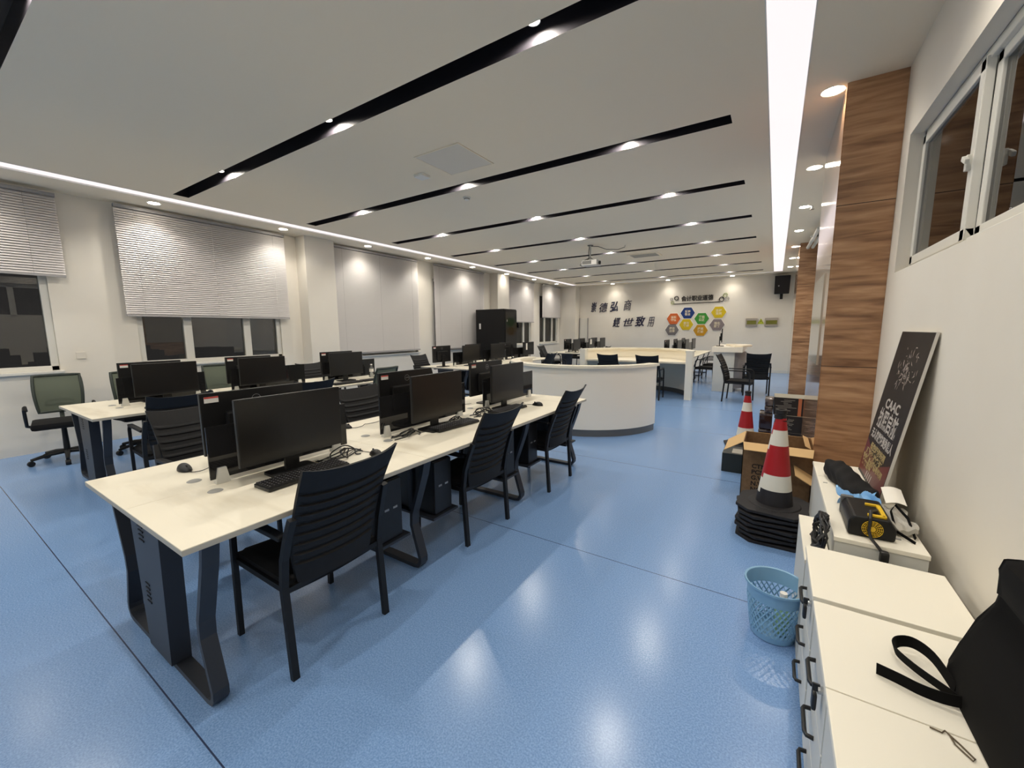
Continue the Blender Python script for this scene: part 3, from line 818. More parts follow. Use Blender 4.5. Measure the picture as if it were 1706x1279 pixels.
# ------------------------------------------------------------------ pedestals on the right
def make_pedestal():
    t = thing('drawer_pedestal', 'x', 'pedestal')
    W_, D_, Hh = .405, .42, .57         # along y, along x; front faces -x; origin front-near-floor corner
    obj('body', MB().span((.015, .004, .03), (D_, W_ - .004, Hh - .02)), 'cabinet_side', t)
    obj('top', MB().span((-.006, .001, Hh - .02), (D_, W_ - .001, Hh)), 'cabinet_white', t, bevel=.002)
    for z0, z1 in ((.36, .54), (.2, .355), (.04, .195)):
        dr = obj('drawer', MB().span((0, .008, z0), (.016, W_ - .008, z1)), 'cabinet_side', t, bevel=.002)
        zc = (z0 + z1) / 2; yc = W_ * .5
        obj('handle', MB().tube([(0, yc - .058, zc), (-.018, yc - .055, zc), (-.022, yc - .045, zc), (-.022, yc + .045, zc), (-.018, yc + .055, zc), (0, yc + .058, zc)], .0065, 8), 'plastic_black', dr, smooth=True)
    lk = obj('lock', MB().lathe([(0, .0), (.011, 0), (.011, .012), (0, .012)], n=14, M=frame_matrix((0, .07, .5), (0, -1, 0), (0, 0, 1))), 'chrome', t)
    m = MB(); m.box((-.016, .07, .505), (.018, .006, .024), bev=.003).box((-.018, .074, .462), (.012, .03, .05), bev=.006)
    obj('key', m, 'plastic_black', lk)
    m = MB()
    for x in (.05, D_ - .05):
        for y in (.05, W_ - .05): m.tube([(x, y, 0), (x, y, .03)], .02, 10)
    obj('caster', m, 'plastic_black', t)
    return t
pd0 = make_pedestal(); gp = 'white drawer pedestals along the right wall'
for k, (y, lab) in enumerate([(1.664, 'white drawer pedestal next to the low white box with the power tool'), (1.235, 'white drawer pedestal carrying the looped black strap, second from the far end'), (.828, 'white drawer pedestal at the bottom right under the black bag'), (.42, 'white drawer pedestal cut off below the bottom right corner')]):
    place(pd0, 'pd', (.178, y, 0), 0, lab, gp)
t = thing('storage_box', 'low white storage cabinet holding the poster board and the power tool', 'cabinet', (0, 0, 0))
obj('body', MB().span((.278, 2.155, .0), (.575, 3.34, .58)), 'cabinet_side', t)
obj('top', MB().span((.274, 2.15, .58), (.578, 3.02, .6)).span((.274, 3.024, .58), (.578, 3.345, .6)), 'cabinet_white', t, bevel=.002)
m = MB()
m.box((.50, 2.26, .601), (.02, .012, .003)).box((.305, 2.9, .601), (.02, .006, .003))
obj('cam_cap', m, 'vent_grey', t)
t = thing('storage_box', 'small white case wedged between traffic cones and low white cabinet', 'cabinet', (0, 0, 0))
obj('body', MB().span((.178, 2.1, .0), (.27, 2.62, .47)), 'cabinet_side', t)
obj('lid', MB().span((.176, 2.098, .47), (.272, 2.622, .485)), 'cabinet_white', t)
m = MB()
for i in range(7):
    cy = 2.26 + random.uniform(-.03, .03)
    m.tube([(.235 + random.uniform(-.015, .015) + .012 * math.sin(a), cy + .1 * math.cos(a), .565 + .075 * math.sin(a)) for a in [2 * PI * k / 20 for k in range(20)]], .006, 6, closed=True)
tag(obj('cable_coil', m, 'plastic_black', smooth=True), 'coiled black cables on the small white case beside the pedestals', 'cable')

# poster board leaning on the wall
t = thing('poster_board', 'tall dark poster board leaning against the right wall on the low cabinet', 'poster', (0, 0, 0))
p0 = Vector((.505, 2.69, .601)); up = Vector((.638 - .505, 0, 1.475 - .6)); Hp = up.length; u = up.normalized(); r = Vector((0, -1, 0)); nrm = r.cross(u)
Mp = frame_matrix(p0 + Vector((0, .305, 0)), r, u)     # x to the right, y up, z towards the room
m = MB().prism([(-.305, 0), (.305, 0), (.305, Hp), (-.305, Hp)], -.012, 0, Mp); obj('board', m, 'poster_edge', t)
m = MB().prism([(-.302, .003), (.302, .003), (.302, Hp - .003), (-.302, Hp - .003)], 0, .0012, Mp)
pf = obj('printed_face', m, 'poster_black', t)
m = MB()
m.prism([(-.30, .02), (.30, .02), (.30, .2), (.05, .12), (-.30, .22)], .0012, .0016, Mp); obj('red_glow_print', m, 'poster_red', pf)
m = MB()
for i in range(90):
    a = random.uniform(0, 2 * PI); rr = random.uniform(.02, .19); cx, cy = .02 + rr * math.cos(a) * 1.1, Hp - .22 + rr * math.sin(a) * .75
    s = random.uniform(.006, .02); b = random.uniform(0, PI)
    m.prism([(cx + s * math.cos(b), cy + s * math.sin(b)), (cx - s * .3 * math.sin(b), cy + s * .3 * math.cos(b)), (cx - s * math.cos(b), cy - s * math.sin(b))], .0012, .0018, Mp)
obj('flower_print', m, 'poster_light', pf)
def ptext(s, size, yy, mt, fit, x=0):
    return text_mesh('lettering', s, size, .0004, mt, pf, Mp @ Matrix.Translation((x, yy, .0018)), bold=.002, fit=fit)
ptext('CAAC', .075, Hp - .42, 'poster_text', .3)
ptext('执照启航', .12, Hp - .52, 'poster_text', .42)
ptext('无人机操控员执照人', .06, Hp - .62, 'poster_text', .5)
ptext('低空经济培训', .045, Hp - .69, 'poster_gold', .36); ptext('理论实操考证', .04, Hp - .735, 'poster_gold', .4, -.04)
ptext('专业教员全程指导培训', .04, Hp - .775, 'poster_gold', .5, -.03); ptext('推荐就业', .04, Hp - .81, 'poster_gold', .24, -.14)
m = MB()
for k in range(4): m.prism([(-.10 + k * .04, .015), (-.085 + k * .04, .015), (-.07 + k * .04, .06), (-.085 + k * .04, .06)], .0016, .002, Mp)
obj('white_stripes', m, 'poster_text', pf)

# tripod bag, blue bag, envelope, paper, power tool on the low cabinet
m = MB()
def bagfn(u_, v_, o):
    y = 2.60 + v_ * .52; e = min(1, v_ * 7, (1 - v_) * 9); s = max(.02, math.sin(e * PI / 2)) ** .5
    wv = .072 - .024 * v_; a = 2 * PI * u_; ca, sa = math.cos(a), math.sin(a)
    cx = .435 - .075 * v_; hz = .034 + .018 * v_
    sq = (abs(ca) ** 4 + abs(sa) ** 4) ** -.25
    wr = .004 * math.sin(9 * v_ + 2 * a) + .003 * math.sin(31 * v_ + 5 * a)
    return Vector((cx + (wv * s * sq + wr * s) * ca + .008 * math.sin(v_ * 6), y, .604 + hz * s + (hz * s * sq + wr * s) * sa * .97))
m.grid(bagfn, 28, 30)
tag(obj('tripod_bag', m, 'bag_fabric', smooth='all'), 'long soft black bag lying on the low white cabinet before the poster', 'bag')
def sheet_fn(x0, x1, y0, y1, z, amp, seed, th):
    rnd = random.Random(seed); ph = [rnd.uniform(0, 6) for _ in range(4)]
    def f(u_, v_, o):
        zz = z + amp * (1 + math.sin(u_ * 7 + ph[0]) * math.sin(v_ * 5 + ph[1])) * .5 + amp * .3 * math.sin(u_ * 17 + v_ * 13 + ph[2])
        return Vector((x0 + (x1 - x0) * u_ + .01 * math.sin(v_ * 9 + ph[3]), y0 + (y1 - y0) * v_ + .008 * math.sin(u_ * 11), zz - (th if o else 0)))
    return f
tag(obj('plastic_bag', MB().grid(sheet_fn(.325, .475, 2.465, 2.60, .645, .04, 3, .004), 18, 18, thick=True), 'bag_blue', smooth=True), 'crumpled light blue plastic bag behind the black and yellow power tool', 'bag')
tag(obj('envelope', MB().grid(sheet_fn(.475, .572, 2.30, 2.56, .625, .02, 5, .02), 12, 14, thick=True), 'envelope_grey', smooth=True), 'grey plastic mailing envelope between power tool and wall', 'envelope')
m = MB(); m.grid(lambda a, b, o: Vector((.5 + .075 * a, 2.52 + .13 * b, .665 + .035 * b + .01 * math.sin(a * 3) - (.001 if o else 0))), 6, 6, thick=True)
tag(obj('paper_sheet', m, 'paper_white', smooth=True), 'white sheet of paper at the foot of the poster board', 'paper')
m = MB(); m.tube([(.55, 2.24, .606), (.5, 2.3, .62), (.5, 2.42, .665), (.53, 2.5, .67), (.555, 2.4, .65), (.558, 2.28, .61)], 0, flat=(.012, .004))
tag(obj('bag_strap', m, 'bag_black'), 'narrow black strap looped on the grey envelope', 'strap')
t = thing('power_tool', 'black power tool box with yellow handle bars and round yellow grille', 'tool', (0, 0, 0))
m = MB()
m.prism([(.325, .602), (.482, .602), (.484, .655), (.462, .69), (.34, .69), (.325, .665)], -2.46, -2.205, Matrix(((1, 0, 0, 0), (0, 0, -1, 0), (0, 1, 0, 0), (0, 0, 0, 1))))
obj('body', m, 'tool_black', t, bevel=.008)
m = MB(); m.box((.445, 2.3, .694), (.016, .14, .01), bev=.002).box((.425, 2.37, .694), (.05, .014, .01), bev=.002).box((.42, 2.235, .694), (.06, .016, .01), bev=.002)
obj('handle', m, 'tool_yellow', t, label='yellow handle bars')
Mg = frame_matrix((.405, 2.203, .645), (1, 0, 0), (0, 0, 1))
m = MB(); m.prism(arc(0, 2 * PI, 20, .011)[:-1], 0, .003, Mg)
for rr in (.016, .0225, .0285, .034):
    m.lathe([(rr, 0), (rr + .0014, 0), (rr + .0014, .003), (rr, .003), (rr, 0)], n=30, M=Mg)
for k in range(16):
    a = 2 * PI * k / 16
    m.prism([(.012 * math.cos(a) - .0006 * math.sin(a), .012 * math.sin(a) + .0006 * math.cos(a)), (.012 * math.cos(a) + .0006 * math.sin(a), .012 * math.sin(a) - .0006 * math.cos(a)), (.036 * math.cos(a) + .0006 * math.sin(a), .036 * math.sin(a) - .0006 * math.cos(a)), (.036 * math.cos(a) - .0006 * math.sin(a), .036 * math.sin(a) + .0006 * math.cos(a))], 0, .003, Mg)
obj('grille', m, 'tool_yellow', t, label='round yellow grille')
obj('end_cap', MB().box((.347, 2.452, .65), (.05, .03, .09), bev=.008), 'projector_grey', t)
cbl = obj('power_cable', MB().tube([(.43, 2.3, .698), (.40, 2.24, .71), (.395, 2.2, .69), (.392, 2.19, .64), (.4, 2.175, .612), (.415, 2.145, .6), (.43, 2.136, .58)], .006, 8), 'plug_black', t, smooth=True)
m = MB(); m.box((.437, 2.128, .565), (.03, .03, .05), bev=.01)
obj('plug', m, 'plug_black', cbl)
m = MB(); m.box((.428, 2.12, .53), (.004, .008, .022)).box((.443, 2.12, .53), (.004, .008, .022))
obj('plug_pin', m, 'chrome', cbl)

# black tote bag on the pedestals with strap and twine
m = MB()
secs = [(.571, .445, 1.44, .625, .62), (.62, .437, 1.45, .63, .60), (.70, .45, 1.43, .635, .62), (.78, .466, 1.41, .638, .66), (.84, .482, 1.39, .64, .70), (.875, .483, 1.375, .642, .72), (.89, .47, 1.345, .642, .74), (.95, .462, 1.335, .642, .74), (.975, .468, 1.335, .64, .75), (.985, .485, 1.32, .63, .78)]
rings = []
for z, xa, ya, xb, yb in secs:
    rg = []
    for k, (px, py) in enumerate(rrect(1, 1, .07, 4)):
        wob = .004 * math.sin(k * 2.1 + z * 31)
        rg.append(m.bm.verts.new((xa + (xb - xa) * (px + .5) + wob, yb + (ya - yb) * (py + .5) + wob, z)))
    rings.append(rg)
for a, b in zip(rings[:-1], rings[1:]):
    for k in range(len(a)): m.bm.faces.new((a[k], a[(k + 1) % len(a)], b[(k + 1) % len(a)], b[k]))
m.bm.faces.new(rings[0][::-1]); m.bm.faces.new(rings[-1])
t = thing('tote_bag', 'large black fabric bag on the pedestals in the lower right corner', 'bag', (0, 0, 0))
obj('body', m, 'bag_black', t, smooth=True)
m = MB()
def ribbon(pts, wv):
    P = [Vector(p) for p in pts]; q = []
    for i in range(len(P) - 1):
        a, b, c, e = P[max(0, i - 1)], P[i], P[i + 1], P[min(len(P) - 1, i + 2)]
        for s in range(5):
            v = s / 5; q.append(.5 * ((2 * b) + (c - a) * v + (2 * a - 5 * b + 4 * c - e) * v * v + (3 * b - a - 3 * c + e) * v ** 3))
    q.append(P[-1]); m.tube(q, 0, flat=(wv, .003))
ribbon([(.44, 1.36, .60), (.42, 1.45, .61), (.39, 1.50, .605), (.355, 1.49, .6), (.345, 1.455, .595), (.375, 1.41, .59), (.42, 1.36, .59), (.45, 1.33, .59)], .031)
ribbon([(.45, 1.32, .60), (.41, 1.32, .592), (.37, 1.325, .59), (.33, 1.34, .59), (.29, 1.355, .588)], .031)
obj('strap', m, 'bag_black', t)
tag(obj('twine', MB().tube([(.365, 1.225, .573), (.385, 1.222, .573), (.392, 1.232, .573), (.397, 1.225, .573), (.40, 1.2, .573), (.42, 1.17, .573), (.425, 1.178, .573), (.41, 1.205, .573), (.395, 1.225, .574)], .0018, 5), 'twine', smooth=True), 'small loop of brown twine on the white pedestal beside the black bag', 'twine')

# ------------------------------------------------------------------ basket, cones, boxes
t = thing('waste_basket', 'round blue plastic basket with lattice holes beside the pedestals', 'waste basket', (.085, 2.235, 0))
n = 44
def rad(z): return .095 + .03 * z / .27
m = MB()
m.lathe([(0, .004), (rad(0), .004), (rad(.03), .035)], n=n); m.lathe([(rad(.2), .2), (rad(.27), .27), (rad(.27) + .009, .272), (rad(.27) + .009, .262), (rad(.262), .258)], n=n)
for k in range(30):
    for s in (-1, 1):
        pts = [(rad(z) * math.cos(2 * PI * k / 30 + s * (z - .035) * 5.2), rad(z) * math.sin(2 * PI * k / 30 + s * (z - .035) * 5.2), z) for z in [.03 + .0288 * i for i in range(7)]]
        m.tube(pts, 0, flat=(.007, .003))
obj('body', m, 'basket_blue', t, smooth=True)
t = thing('plastic_bottle', 'small greenish bottle inside the blue waste basket', 'bottle', (.12, 2.24, .012), 0)
obj('body', MB().lathe([(0, 0), (.03, 0), (.032, .02), (.032, .13), (.014, .17), (.014, .19)], n=16), 'bottle_green', t, smooth=True)
obj('cap', MB().lathe([(.016, .185), (.016, .21), (0, .21)], n=14), 'label_white', t, smooth=True)
def make_cone():
    t = thing('traffic_cone', 'x', 'traffic cone')
    a = .225; c = .09
    oct_ = [(-a + c, -a), (a - c, -a), (a, -a + c), (a, a - c), (a - c, a), (-a + c, a), (-a, a - c), (-a, -a + c)]
    m = MB(); m.prism(oct_, 0, .022); m.lathe([(.165, .022), (.16, .03), (.115, .034)], n=28)
    obj('base', m, 'rubber_black', t, bevel=.004)
    m = MB(); names = ['cone_black', 'cone_white', 'cone_red', 'cone_white', 'cone_red', 'cone_black']
    for nme in ('cone_black', 'cone_white', 'cone_red'): m.use(nme)
    zs = [.03, .14, .25, .46, .57, .655, .70]
    def rc(z): return .115 - (.115 - .028) * (z - .03) / .67
    m.lathe([(rc(z), z) for z in zs] + [(.02, .702)], n=32, mats=names + ['cone_black'])
    obj('cone_body', m, 'cone_red', t, smooth=True)
    obj('top_ring', MB().lathe([(.026, .682), (.036, .686), (.036, .712), (.022, .715), (.02, .70)], n=20), 'rubber_black', t, smooth=True)
    return t
cn0 = make_cone()
for k in range(7):
    place(cn0, 'cn', (.075 + (.006 * math.sin(k * 2.3) if k < 6 else 0), 3.385, .036 * k), .13 * math.sin(k * 1.7), 'red and white traffic cone on top of the near stack beside the carton' if k == 6 else 'black base of a traffic cone in the near stack, %s from the floor' % ('lowest', 'second', 'third', 'fourth', 'fifth', 'sixth')[k], 'near stack of traffic cones')
dup(cn0, (-.235, 5.85, 0), .2, 'single red and white traffic cone behind the open carton', 'traffic cones')
t = thing('open_carton', 'open brown cardboard carton with printed letters behind the near cone', 'box', (0, 0, 0))
x0, x1, y0, y1, hz = -.17, .33, 3.98, 4.44, .515
y0 = 3.99; y1 = 4.43
m = MB().use('carton').use('carton_inner')
m = MB(); th = .006
m.span((x0, y0, .001), (x1, y0 + th, hz)).span((x0, y1 - th, .001), (x1, y1, hz)).span((x0, y0, .001), (x0 + th, y1, hz)).span((x1 - th, y0, .001), (x1, y1, hz)).span((x0, y0, .001), (x1, y1, .008))
bd = obj('body', m, 'carton', t)
def flap(p, q, out, name='flap'):
    p, q, out = Vector(p), Vector(q), Vector(out); n_ = (q - p).cross(out).normalized() * .002
    mm = MB(); vs = [p, q, q + out * .97 - (q - p) * .03, p + out * .97 + (q - p) * .03]
    lo = [mm.bm.verts.new(v - n_) for v in vs]; hi = [mm.bm.verts.new(v + n_) for v in vs]
    mm.bm.faces.new(lo[::-1]); mm.bm.faces.new(hi)
    for i in range(4): mm.bm.faces.new((lo[i], lo[(i + 1) % 4], hi[(i + 1) % 4], hi[i]))
    obj(name, mm, 'carton_inner', t)
flap((x0, y0, hz), (x1, y0, hz), (0, -.16, -.03)); flap((x0, y1, hz), (x0, y0, hz), (-.15, 0, -.10))
flap((x1 - .02, y0 + .02, hz), (x1 - .02, y1, hz), (-.04, .0, .02)); flap((x1, y1, hz), (x0, y1, hz), (0, .12, -.05))
Mt = frame_matrix((x0 + .075, y0 - .0006, .205), (1, 0, 0), (0, 0, 1))
text_mesh('lettering', 'CTN:\nPCS:\nG.W:\nN.W:\nNO:', .052, .0003, 'ink_black', bd, Mt, bold=.0015, align='LEFT', space=1.0)
t = thing('carton', 'small brown carton with raised flap between the open carton and white cabinet', 'box', (0, 0, 0))
obj('body', MB().span((.335, 3.62, .001), (.56, 3.95, .30)), 'carton', t)
mm = MB(); mm.prism([(.0, 0), (.17, .0), (.17, .006), (0, .006)], 3.64, 3.93, Matrix(((.85, 0, 0, .2), (0, 0, 1, 0), (-.5, 1, 0, .385), (0, 0, 0, 1))))
obj('flap', mm, 'carton_inner', t)
t = thing('carton', 'black cardboard carton on the floor left of the open brown carton', 'box', (0, 0, 0))
obj('body', MB().span((-.385, 4.68, .001), (-.02, 5.0, .2)), 'box_greenblack', t)
obj('top_print', MB().span((-.30, 4.72, .2), (-.1, 4.9, .2015)), 'box_print', t)
def product_box(x0, x1, y0, y1, z0, z1, label, seed):
    t = thing('product_box', label, 'box', (0, 0, 0), 0, 'dark printed product boxes by the wooden pillar')
    obj('body', MB().span((x0, y0, z0), (x1, y1, z1)), 'box_dark', t)
    obj('lid', MB().span((x0 + .002, y0 + .002, z1), (x1 - .002, y1 - .002, z1 + .003)), 'box_top', t)
    rnd = random.Random(seed); m = MB()
    for k in range(9):
        a = rnd.uniform(.03, .5); zz = z1 - .03 - (z1 - z0 - .05) * k / 9
        m.span((x0 + .02 + .1 * rnd.random(), y0 - .0012, zz), (x0 + .02 + (x1 - x0 - .1) * (.45 + .4 * rnd.random()), y0, zz + .006))
    obj('printed_text', m, 'box_print', t)
    obj('orange_band', MB().span((x1 - .11, y0 - .0015, z0 + (.0 if seed != 2 else .1)), (x1 - .075, y0, z1)), 'box_orange', t) if seed == 1 else None
product_box(.045, .405, 5.95, 6.3, .43, .645, 'dark printed box on top of the stack beside the wooden pillar', 1)
product_box(.10, .395, 5.93, 6.3, .22, .425, 'dark printed box in the middle of the stack by the pillar', 2)
product_box(.10, .395, 5.93, 6.3, .001, .216, 'dark printed box at the bottom of the stack by the pillar', 3)
for k, (z0, z1) in enumerate(((.001, .22), (.222, .43), (.432, .52), (.522, .62))):
    t = thing('wrapped_pack', 'shrink-wrapped dark pack left of the printed boxes, %s of its stack' % ('bottom', 'second', 'third', 'top')[k], 'package', (0, 0, 0), 0, 'shrink-wrapped packs')
    xa = (-.10, -.10, -.05, -.05)[k]
    obj('body', MB().box(((xa + .042) / 2, 6.1, (z0 + z1) / 2), (.042 - xa, .26, z1 - z0 - .004), bev=.02), 'wrap_dark' if k < 2 else 'wrap', t, smooth=True)
    obj('wrap_top', MB().box(((xa + .042) / 2, 6.1, z1 - .02), (.044 - xa, .262, .035), bev=.012), 'wrap', t, smooth=True)

# ------------------------------------------------------------------ far wall: calligraphy, sign, hexagons, panels, speaker
def wallM(x, z, rot=0, y=YF - .012):
    return frame_matrix((x, y, z), (math.cos(rot), 0, math.sin(rot)), (-math.sin(rot), 0, math.cos(rot)))
cal = [('崇', -6.39, 2.36, .25, .42, .04), ('德', -6.0, 2.33, .38, .40, .06), ('弘', -5.53, 2.36, .33, .43, .05), ('商', -5.0, 2.39, .34, .44, .08), ('經', -5.42, 1.73, .33, .40, .05), ('世', -4.97, 1.72, .42, .34, .1), ('致', -4.49, 1.75, .42, .42, .08), ('用', -4.06, 1.74, .28, .44, .02)]
for i, (c, x, z, wd, s, rt) in enumerate(cal):
    o = text_mesh('wall_character', c, s, .01, 'ink_navy', None, wallM(x, z, rt), bold=(.006, .001, .006, -.003, .003, .002, .007, -.005)[i], shear=.3, fit=wd)
    tag(o, 'dark brush calligraphy character on the far wall, %s in the %s line' % (ORD[i % 4], 'upper' if i < 4 else 'lower'), 'wall lettering', 'calligraphy characters on the far wall')
t = thing('wall_sign', 'dark lettering underlined with ring ornaments above the hexagon panels', 'wall sign', (0, 0, 0))
text_mesh('lettering', '会计职业道德', .2, .01, 'ink_black', t, wallM(-2.45, 2.57, .01), bold=.003, fit=1.06)
m = MB(); m.tube([(-3.26, YF - .012, 2.4), (-1.7, YF - .012, 2.42)], .012, 6); obj('underline_bar', m, 'ink_black', t)
for x, z, r_, mt in ((-3.15, 2.61, .08, 'ink_black'), (-3.32, 2.58, .052, 'podium_grey'), (-3.28, 2.45, .058, 'ring_lime'), (-1.65, 2.51, .085, 'ink_black'), (-1.54, 2.65, .068, 'ring_lime'), (-1.48, 2.52, .065, 'podium_grey')):
    w_ = .026 if mt == 'ink_black' else .014
    obj('ring', MB().lathe([(r_ - w_, 0), (r_, 0), (r_, .015), (r_ - w_, .015), (r_ - w_, 0)], n=28, M=wallM(x, z)), mt, t)
hexs = [(-3.22, 1.86, 'hex_orange', '诚实\n守信', 'orange'), (-2.74, 2.06, 'hex_blue', '爱岗\n敬业', 'blue'), (-2.26, 1.85, 'hex_green', '客观\n公正', 'green'), (-1.72, 2.06, 'hex_yellow', '坚持\n准则', 'yellow'),
        (-3.26, 1.45, 'hex_grey', '廉洁\n自律', 'dark grey'), (-2.77, 1.64, 'hex_yellow', '参与\n管理', 'yellow'), (-2.28, 1.43, 'hex_gold', '提高\n技能', 'amber'), (-1.75, 1.62, 'hex_mauve', '强化\n服务', 'mauve grey')]
for i, (x, z, mt, s, cn) in enumerate(hexs):
    lab = '%s hexagon panel with pale characters on the far wall' % cn
    if cn == 'yellow': lab = 'yellow hexagon panel on the far wall, ' + ('at the upper right of the cluster' if i == 3 else 'between the orange, blue and green ones')
    t = thing('hexagon_panel', lab, 'wall panel', (0, 0, 0), 0, 'hexagon panels on the far wall')
    hx = lambda R_: [(R_ * math.cos(k * PI / 3) * 1.0, R_ * math.sin(k * PI / 3) * .93) for k in range(6)]
    obj('backing', MB().prism(hx(.262), -.012 + .0, .004, wallM(x, z)), 'hex_border', t)
    p = obj('face', MB().prism(hx(.243), .004, .012, wallM(x, z)), mt, t)
    text_mesh('lettering', s, .098, .0015, 'hex_text', p, wallM(x, z) @ Matrix.Translation((0, 0, .0125)), bold=.002, space=1.05)
for i, (x, w_) in enumerate(((-.7, .34), (-.13, .38))):
    t = thing('electrical_panel', 'grey electrical panel with a yellowish window, %s of the warning triangle' % ('left', 'right')[i], 'electrical panel', (0, 0, 0), 0, 'electrical panels on the far wall')
    obj('box', MB().span((x - w_ / 2, YF - .06, 1.56), (x + w_ / 2, YF, 1.83)), 'panel_metal', t, bevel=.006)
    obj('window', MB().span((x - w_ / 2 + .035, YF - .064, 1.62), (x + w_ / 2 - .03, YF - .06, 1.75)), 'panel_window', t)
t = thing('warning_sign', 'yellow triangular electrical hazard sign between two electrical panels', 'sign', (0, 0, 0))
m = MB().prism([(-.1, -.085), (.1, -.085), (0, .1)], .0, .004, wallM(-.43, 1.72, 0, YF - .005)); obj('plate', m, 'sign_yellow', t)
m = MB()
m.prism([(-.062, -.062), (.062, -.062), (.055, -.054), (-.055, -.054)], .004, .006, wallM(-.43, 1.72, 0, YF - .005)); m.prism([(-.07, -.062), (-.06, -.062), (.004, .062), (-.004, .07)], .004, .006, wallM(-.43, 1.72, 0, YF - .005)); m.prism([(.07, -.062), (.06, -.062), (-.004, .062), (.004, .07)], .004, .006, wallM(-.43, 1.72, 0, YF - .005))
m.prism([(.005, .03), (-.018, -.012), (-.002, -.012), (-.008, -.045), (.018, .002), (.002, .002)], .004, .006, wallM(-.43, 1.72, 0, YF - .005))
obj('lightning_symbol', m, 'ink_black', t)
t = thing('wall_speaker', 'black loudspeaker mounted high on the far wall near the right corner', 'speaker', (0, 0, 0))
obj('cabinet', MB().box((.09, YF - .22, 2.87), (.42, .3, .56), taper=.95, bev=.015), 'speaker_black', t)
obj('badge', MB().prism(arc(0, 2 * PI, 12, .02)[:-1], 0, .004, wallM(0, 2.83, 0, YF - .375)), 'logo_grey', t)
m = MB(); m.span((.05, YF - .22, 2.42), (.13, YF - .16, 2.62)).span((.06, YF - .2, 2.46), (.12, YF, 2.5)); obj('bracket', m, 'speaker_black', t)
t = thing('wall_cabinet', 'pale shallow panel standing out from the far left corner', 'panel', (0, 0, 0))
obj('panel', MB().span((-6.95, YF - .06, 1.0), (-6.62, YF, 1.95)), 'frame_white', t, bevel=.004)
obj('edge_rail', MB().span((-6.97, YF - .07, 1.0), (-6.95, YF, 1.96)).span((-6.62, YF - .07, 1.0), (-6.6, YF, 1.96)), 'blind_rail', t)

# ------------------------------------------------------------------ ceiling fittings
t = thing('projector', 'white projector hung from the ceiling on a thin pole with loose cables', 'projector', (-3.4, 8.35, 0))
obj('body', MB().box((.03, 0, 2.88), (.34, .27, .11), bev=.02), 'projector_white', t)
obj('front_grille', MB().box((-.02, -.137, 2.885), (.2, .006, .07)), 'projector_grey', t)
obj('lens', MB().lathe([(0, .0), (.035, 0), (.035, .03), (.028, .03), (.0, .012)], n=18, M=frame_matrix((.2, .0, 2.88), (0, 1, 0), (0, 0, 1))), 'plastic_black', t)
obj('pole', MB().tube([(0, 0, 2.94), (0, 0, H)], .018, 10), 'projector_white', t)
m = MB(); m.tube([(0, 0, 3.0), (-.12, -.08, 2.93)], .008, 6).tube([(0, 0, 3.0), (.12, -.08, 2.93)], .008, 6).tube([(0, 0, 3.0), (.1, .1, 2.93)], .008, 6).prism(arc(0, 2 * PI, 16, .06)[:-1], H - .012, H)
obj('mount', m, 'projector_grey', t)
m = MB(); m.tube([(-.02, 0, H - .01), (-.03, -.02, 3.1), (-.02, -.02, 2.97), (-.18, -.02, 2.9), (-.22, -.02, 2.86), (-.16, -.05, 2.83)], .006, 6)
m.tube([(.02, 0, H - .02), (.15, .06, H - .03), (.3, .15, H - .09), (.5, .3, H - .09), (.62, .38, H - .04), (.62, .38, H)], .006, 6)
obj('cable', m, 'plastic_black', t, smooth=True)
t = thing('access_hatch', 'square flush access hatch in the ceiling before the second black slot', 'ceiling hatch', (-2.92, 3.45, H))
a = .28; R_h = Rz(.0)
obj('panel', MB().box((0, 0, -.003), (a * 2, a * 2, .006)), 'hatch_white', t)
obj('frame', MB().span((-a - .012, -a - .012, -.009), (a + .012, -a, 0)).span((-a - .012, a, -.009), (a + .012, a + .012, 0)).span((-a - .012, -a, -.009), (-a, a, 0)).span((a, -a, -.009), (a + .012, a, 0)), 'ceiling_white', t)
t = thing('ceiling_outlet', 'small white box on the ceiling beside the access hatch', 'ceiling box', (-3.5, 3.56, H))
obj('box', MB().box((0, 0, -.015), (.13, .13, .03), bev=.004), 'lamp_ring', t)
t = thing('smoke_detector', 'small round smoke detector on the ceiling behind the second black slot', 'smoke detector', (-3.57, 4.45, H))
obj('body', MB().lathe([(0, -.035), (.03, -.034), (.036, -.015), (.05, -.012), (.05, 0)], n=20), 'lamp_ring', t, smooth=True)
obj('sensor_slots', MB().lathe([(.037, -.026), (.0375, -.026), (.0375, -.018), (.037, -.018)], n=20), 'projector_grey', t)
t = thing('air_vent', 'flat pale air vent in the ceiling right of the projector', 'air vent', (-2.75, 10.15, H))
obj('frame', MB().box((0, 0, -.006), (.7, .5, .012)), 'ceiling_white', t)
m = MB()
for k in range(7): m.box((0, -.18 + k * .06, -.014), (.6, .02, .006))
obj('louvre', m, 'vent_grey', t)
t = thing('sprinkler', 'small sprinkler head hanging below the ceiling beside the first pillar', 'sprinkler', (.33, 7.55, H))
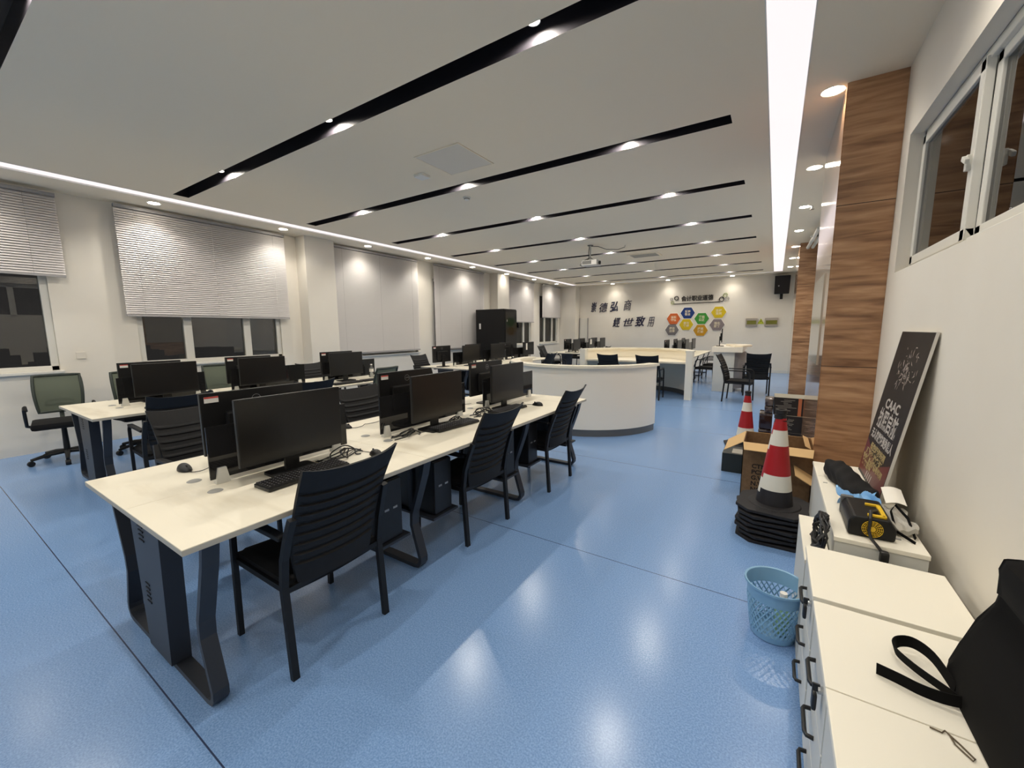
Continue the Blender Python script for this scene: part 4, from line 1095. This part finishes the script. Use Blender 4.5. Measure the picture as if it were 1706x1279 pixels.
obj('pipe', MB().tube([(0, 0, 0), (0, 0, -.05)], .012, 8), 'chrome', t)
obj('deflector', MB().lathe([(0, -.052), (.03, -.05), (.03, -.046), (0, -.046)], n=14), 'chrome', t)
t = thing('curtain_rail', 'pair of pale metal rods under the ceiling before the second pillar', 'rail', (0, 0, 0))
for x in (.5, .58): obj('rod', MB().tube([(x, 8.6, H - .12), (x - .06, 10.3, H - .16)], .03, 10), 'frame_white', t, smooth=True)
obj('bracket', MB().span((.42, 9.2, H - .15), (XR, 9.24, H - .12)).span((.5, 9.2, H - .15), (.53, 9.24, H)), 'frame_white', t)

# ------------------------------------------------------------------ small things on the desks
t = thing('plastic_bottle', 'clear plastic water bottle standing on the second desk row', 'bottle', (-5.45, 4.25, .75))
obj('body', MB().lathe([(0, 0), (.031, 0), (.033, .01), (.033, .06), (.03, .075), (.033, .09), (.033, .15), (.015, .19), (.013, .2)], n=20), 'bottle_clear', t, smooth=True)
obj('cap', MB().lathe([(.016, .197), (.016, .215), (0, .215)], n=14), 'label_white', t, smooth=True)
obj('sleeve', MB().lathe([(.0338, .092), (.0338, .14)], n=20), 'label_white', t, smooth=True)
t = tag(obj('notebook', MB().box((-5.35, 3.02, .756), (.2, .15, .012), bev=.002), 'paper_white'), 'white booklet lying on the second desk row between monitors', 'booklet')
for k, (x, y, z0, s, lab) in enumerate([(-5.2, 6.55, .75, .05, 'small white cup on the desks before the server cabinet, left'), (-5.25, 7.25, .75, .05, 'small white cup on the desks before the server cabinet, right')]):
    tag(obj('paper_cup', MB().lathe([(0, 0), (.025, 0), (.033, .08), (.031, .08), (.023, .003), (0, .003)], (x, y, z0), 16), 'label_white', smooth=True), lab, 'cup', 'white cups')
for x, y, z, wd, hh, lab in [(-5.374, 9.0, .98, .07, .17, 'narrow white paper stuck to the last monitor before the server cabinet'), (-5.374, 13.34, .98, .15, .17, 'square white paper stuck to a monitor under the calligraphy wall')]:
    tag(obj('paper_note', MB().span((x, y, z), (x + .002, y + wd, z + hh)), 'paper_white'), lab, 'paper', 'paper notes on monitors')
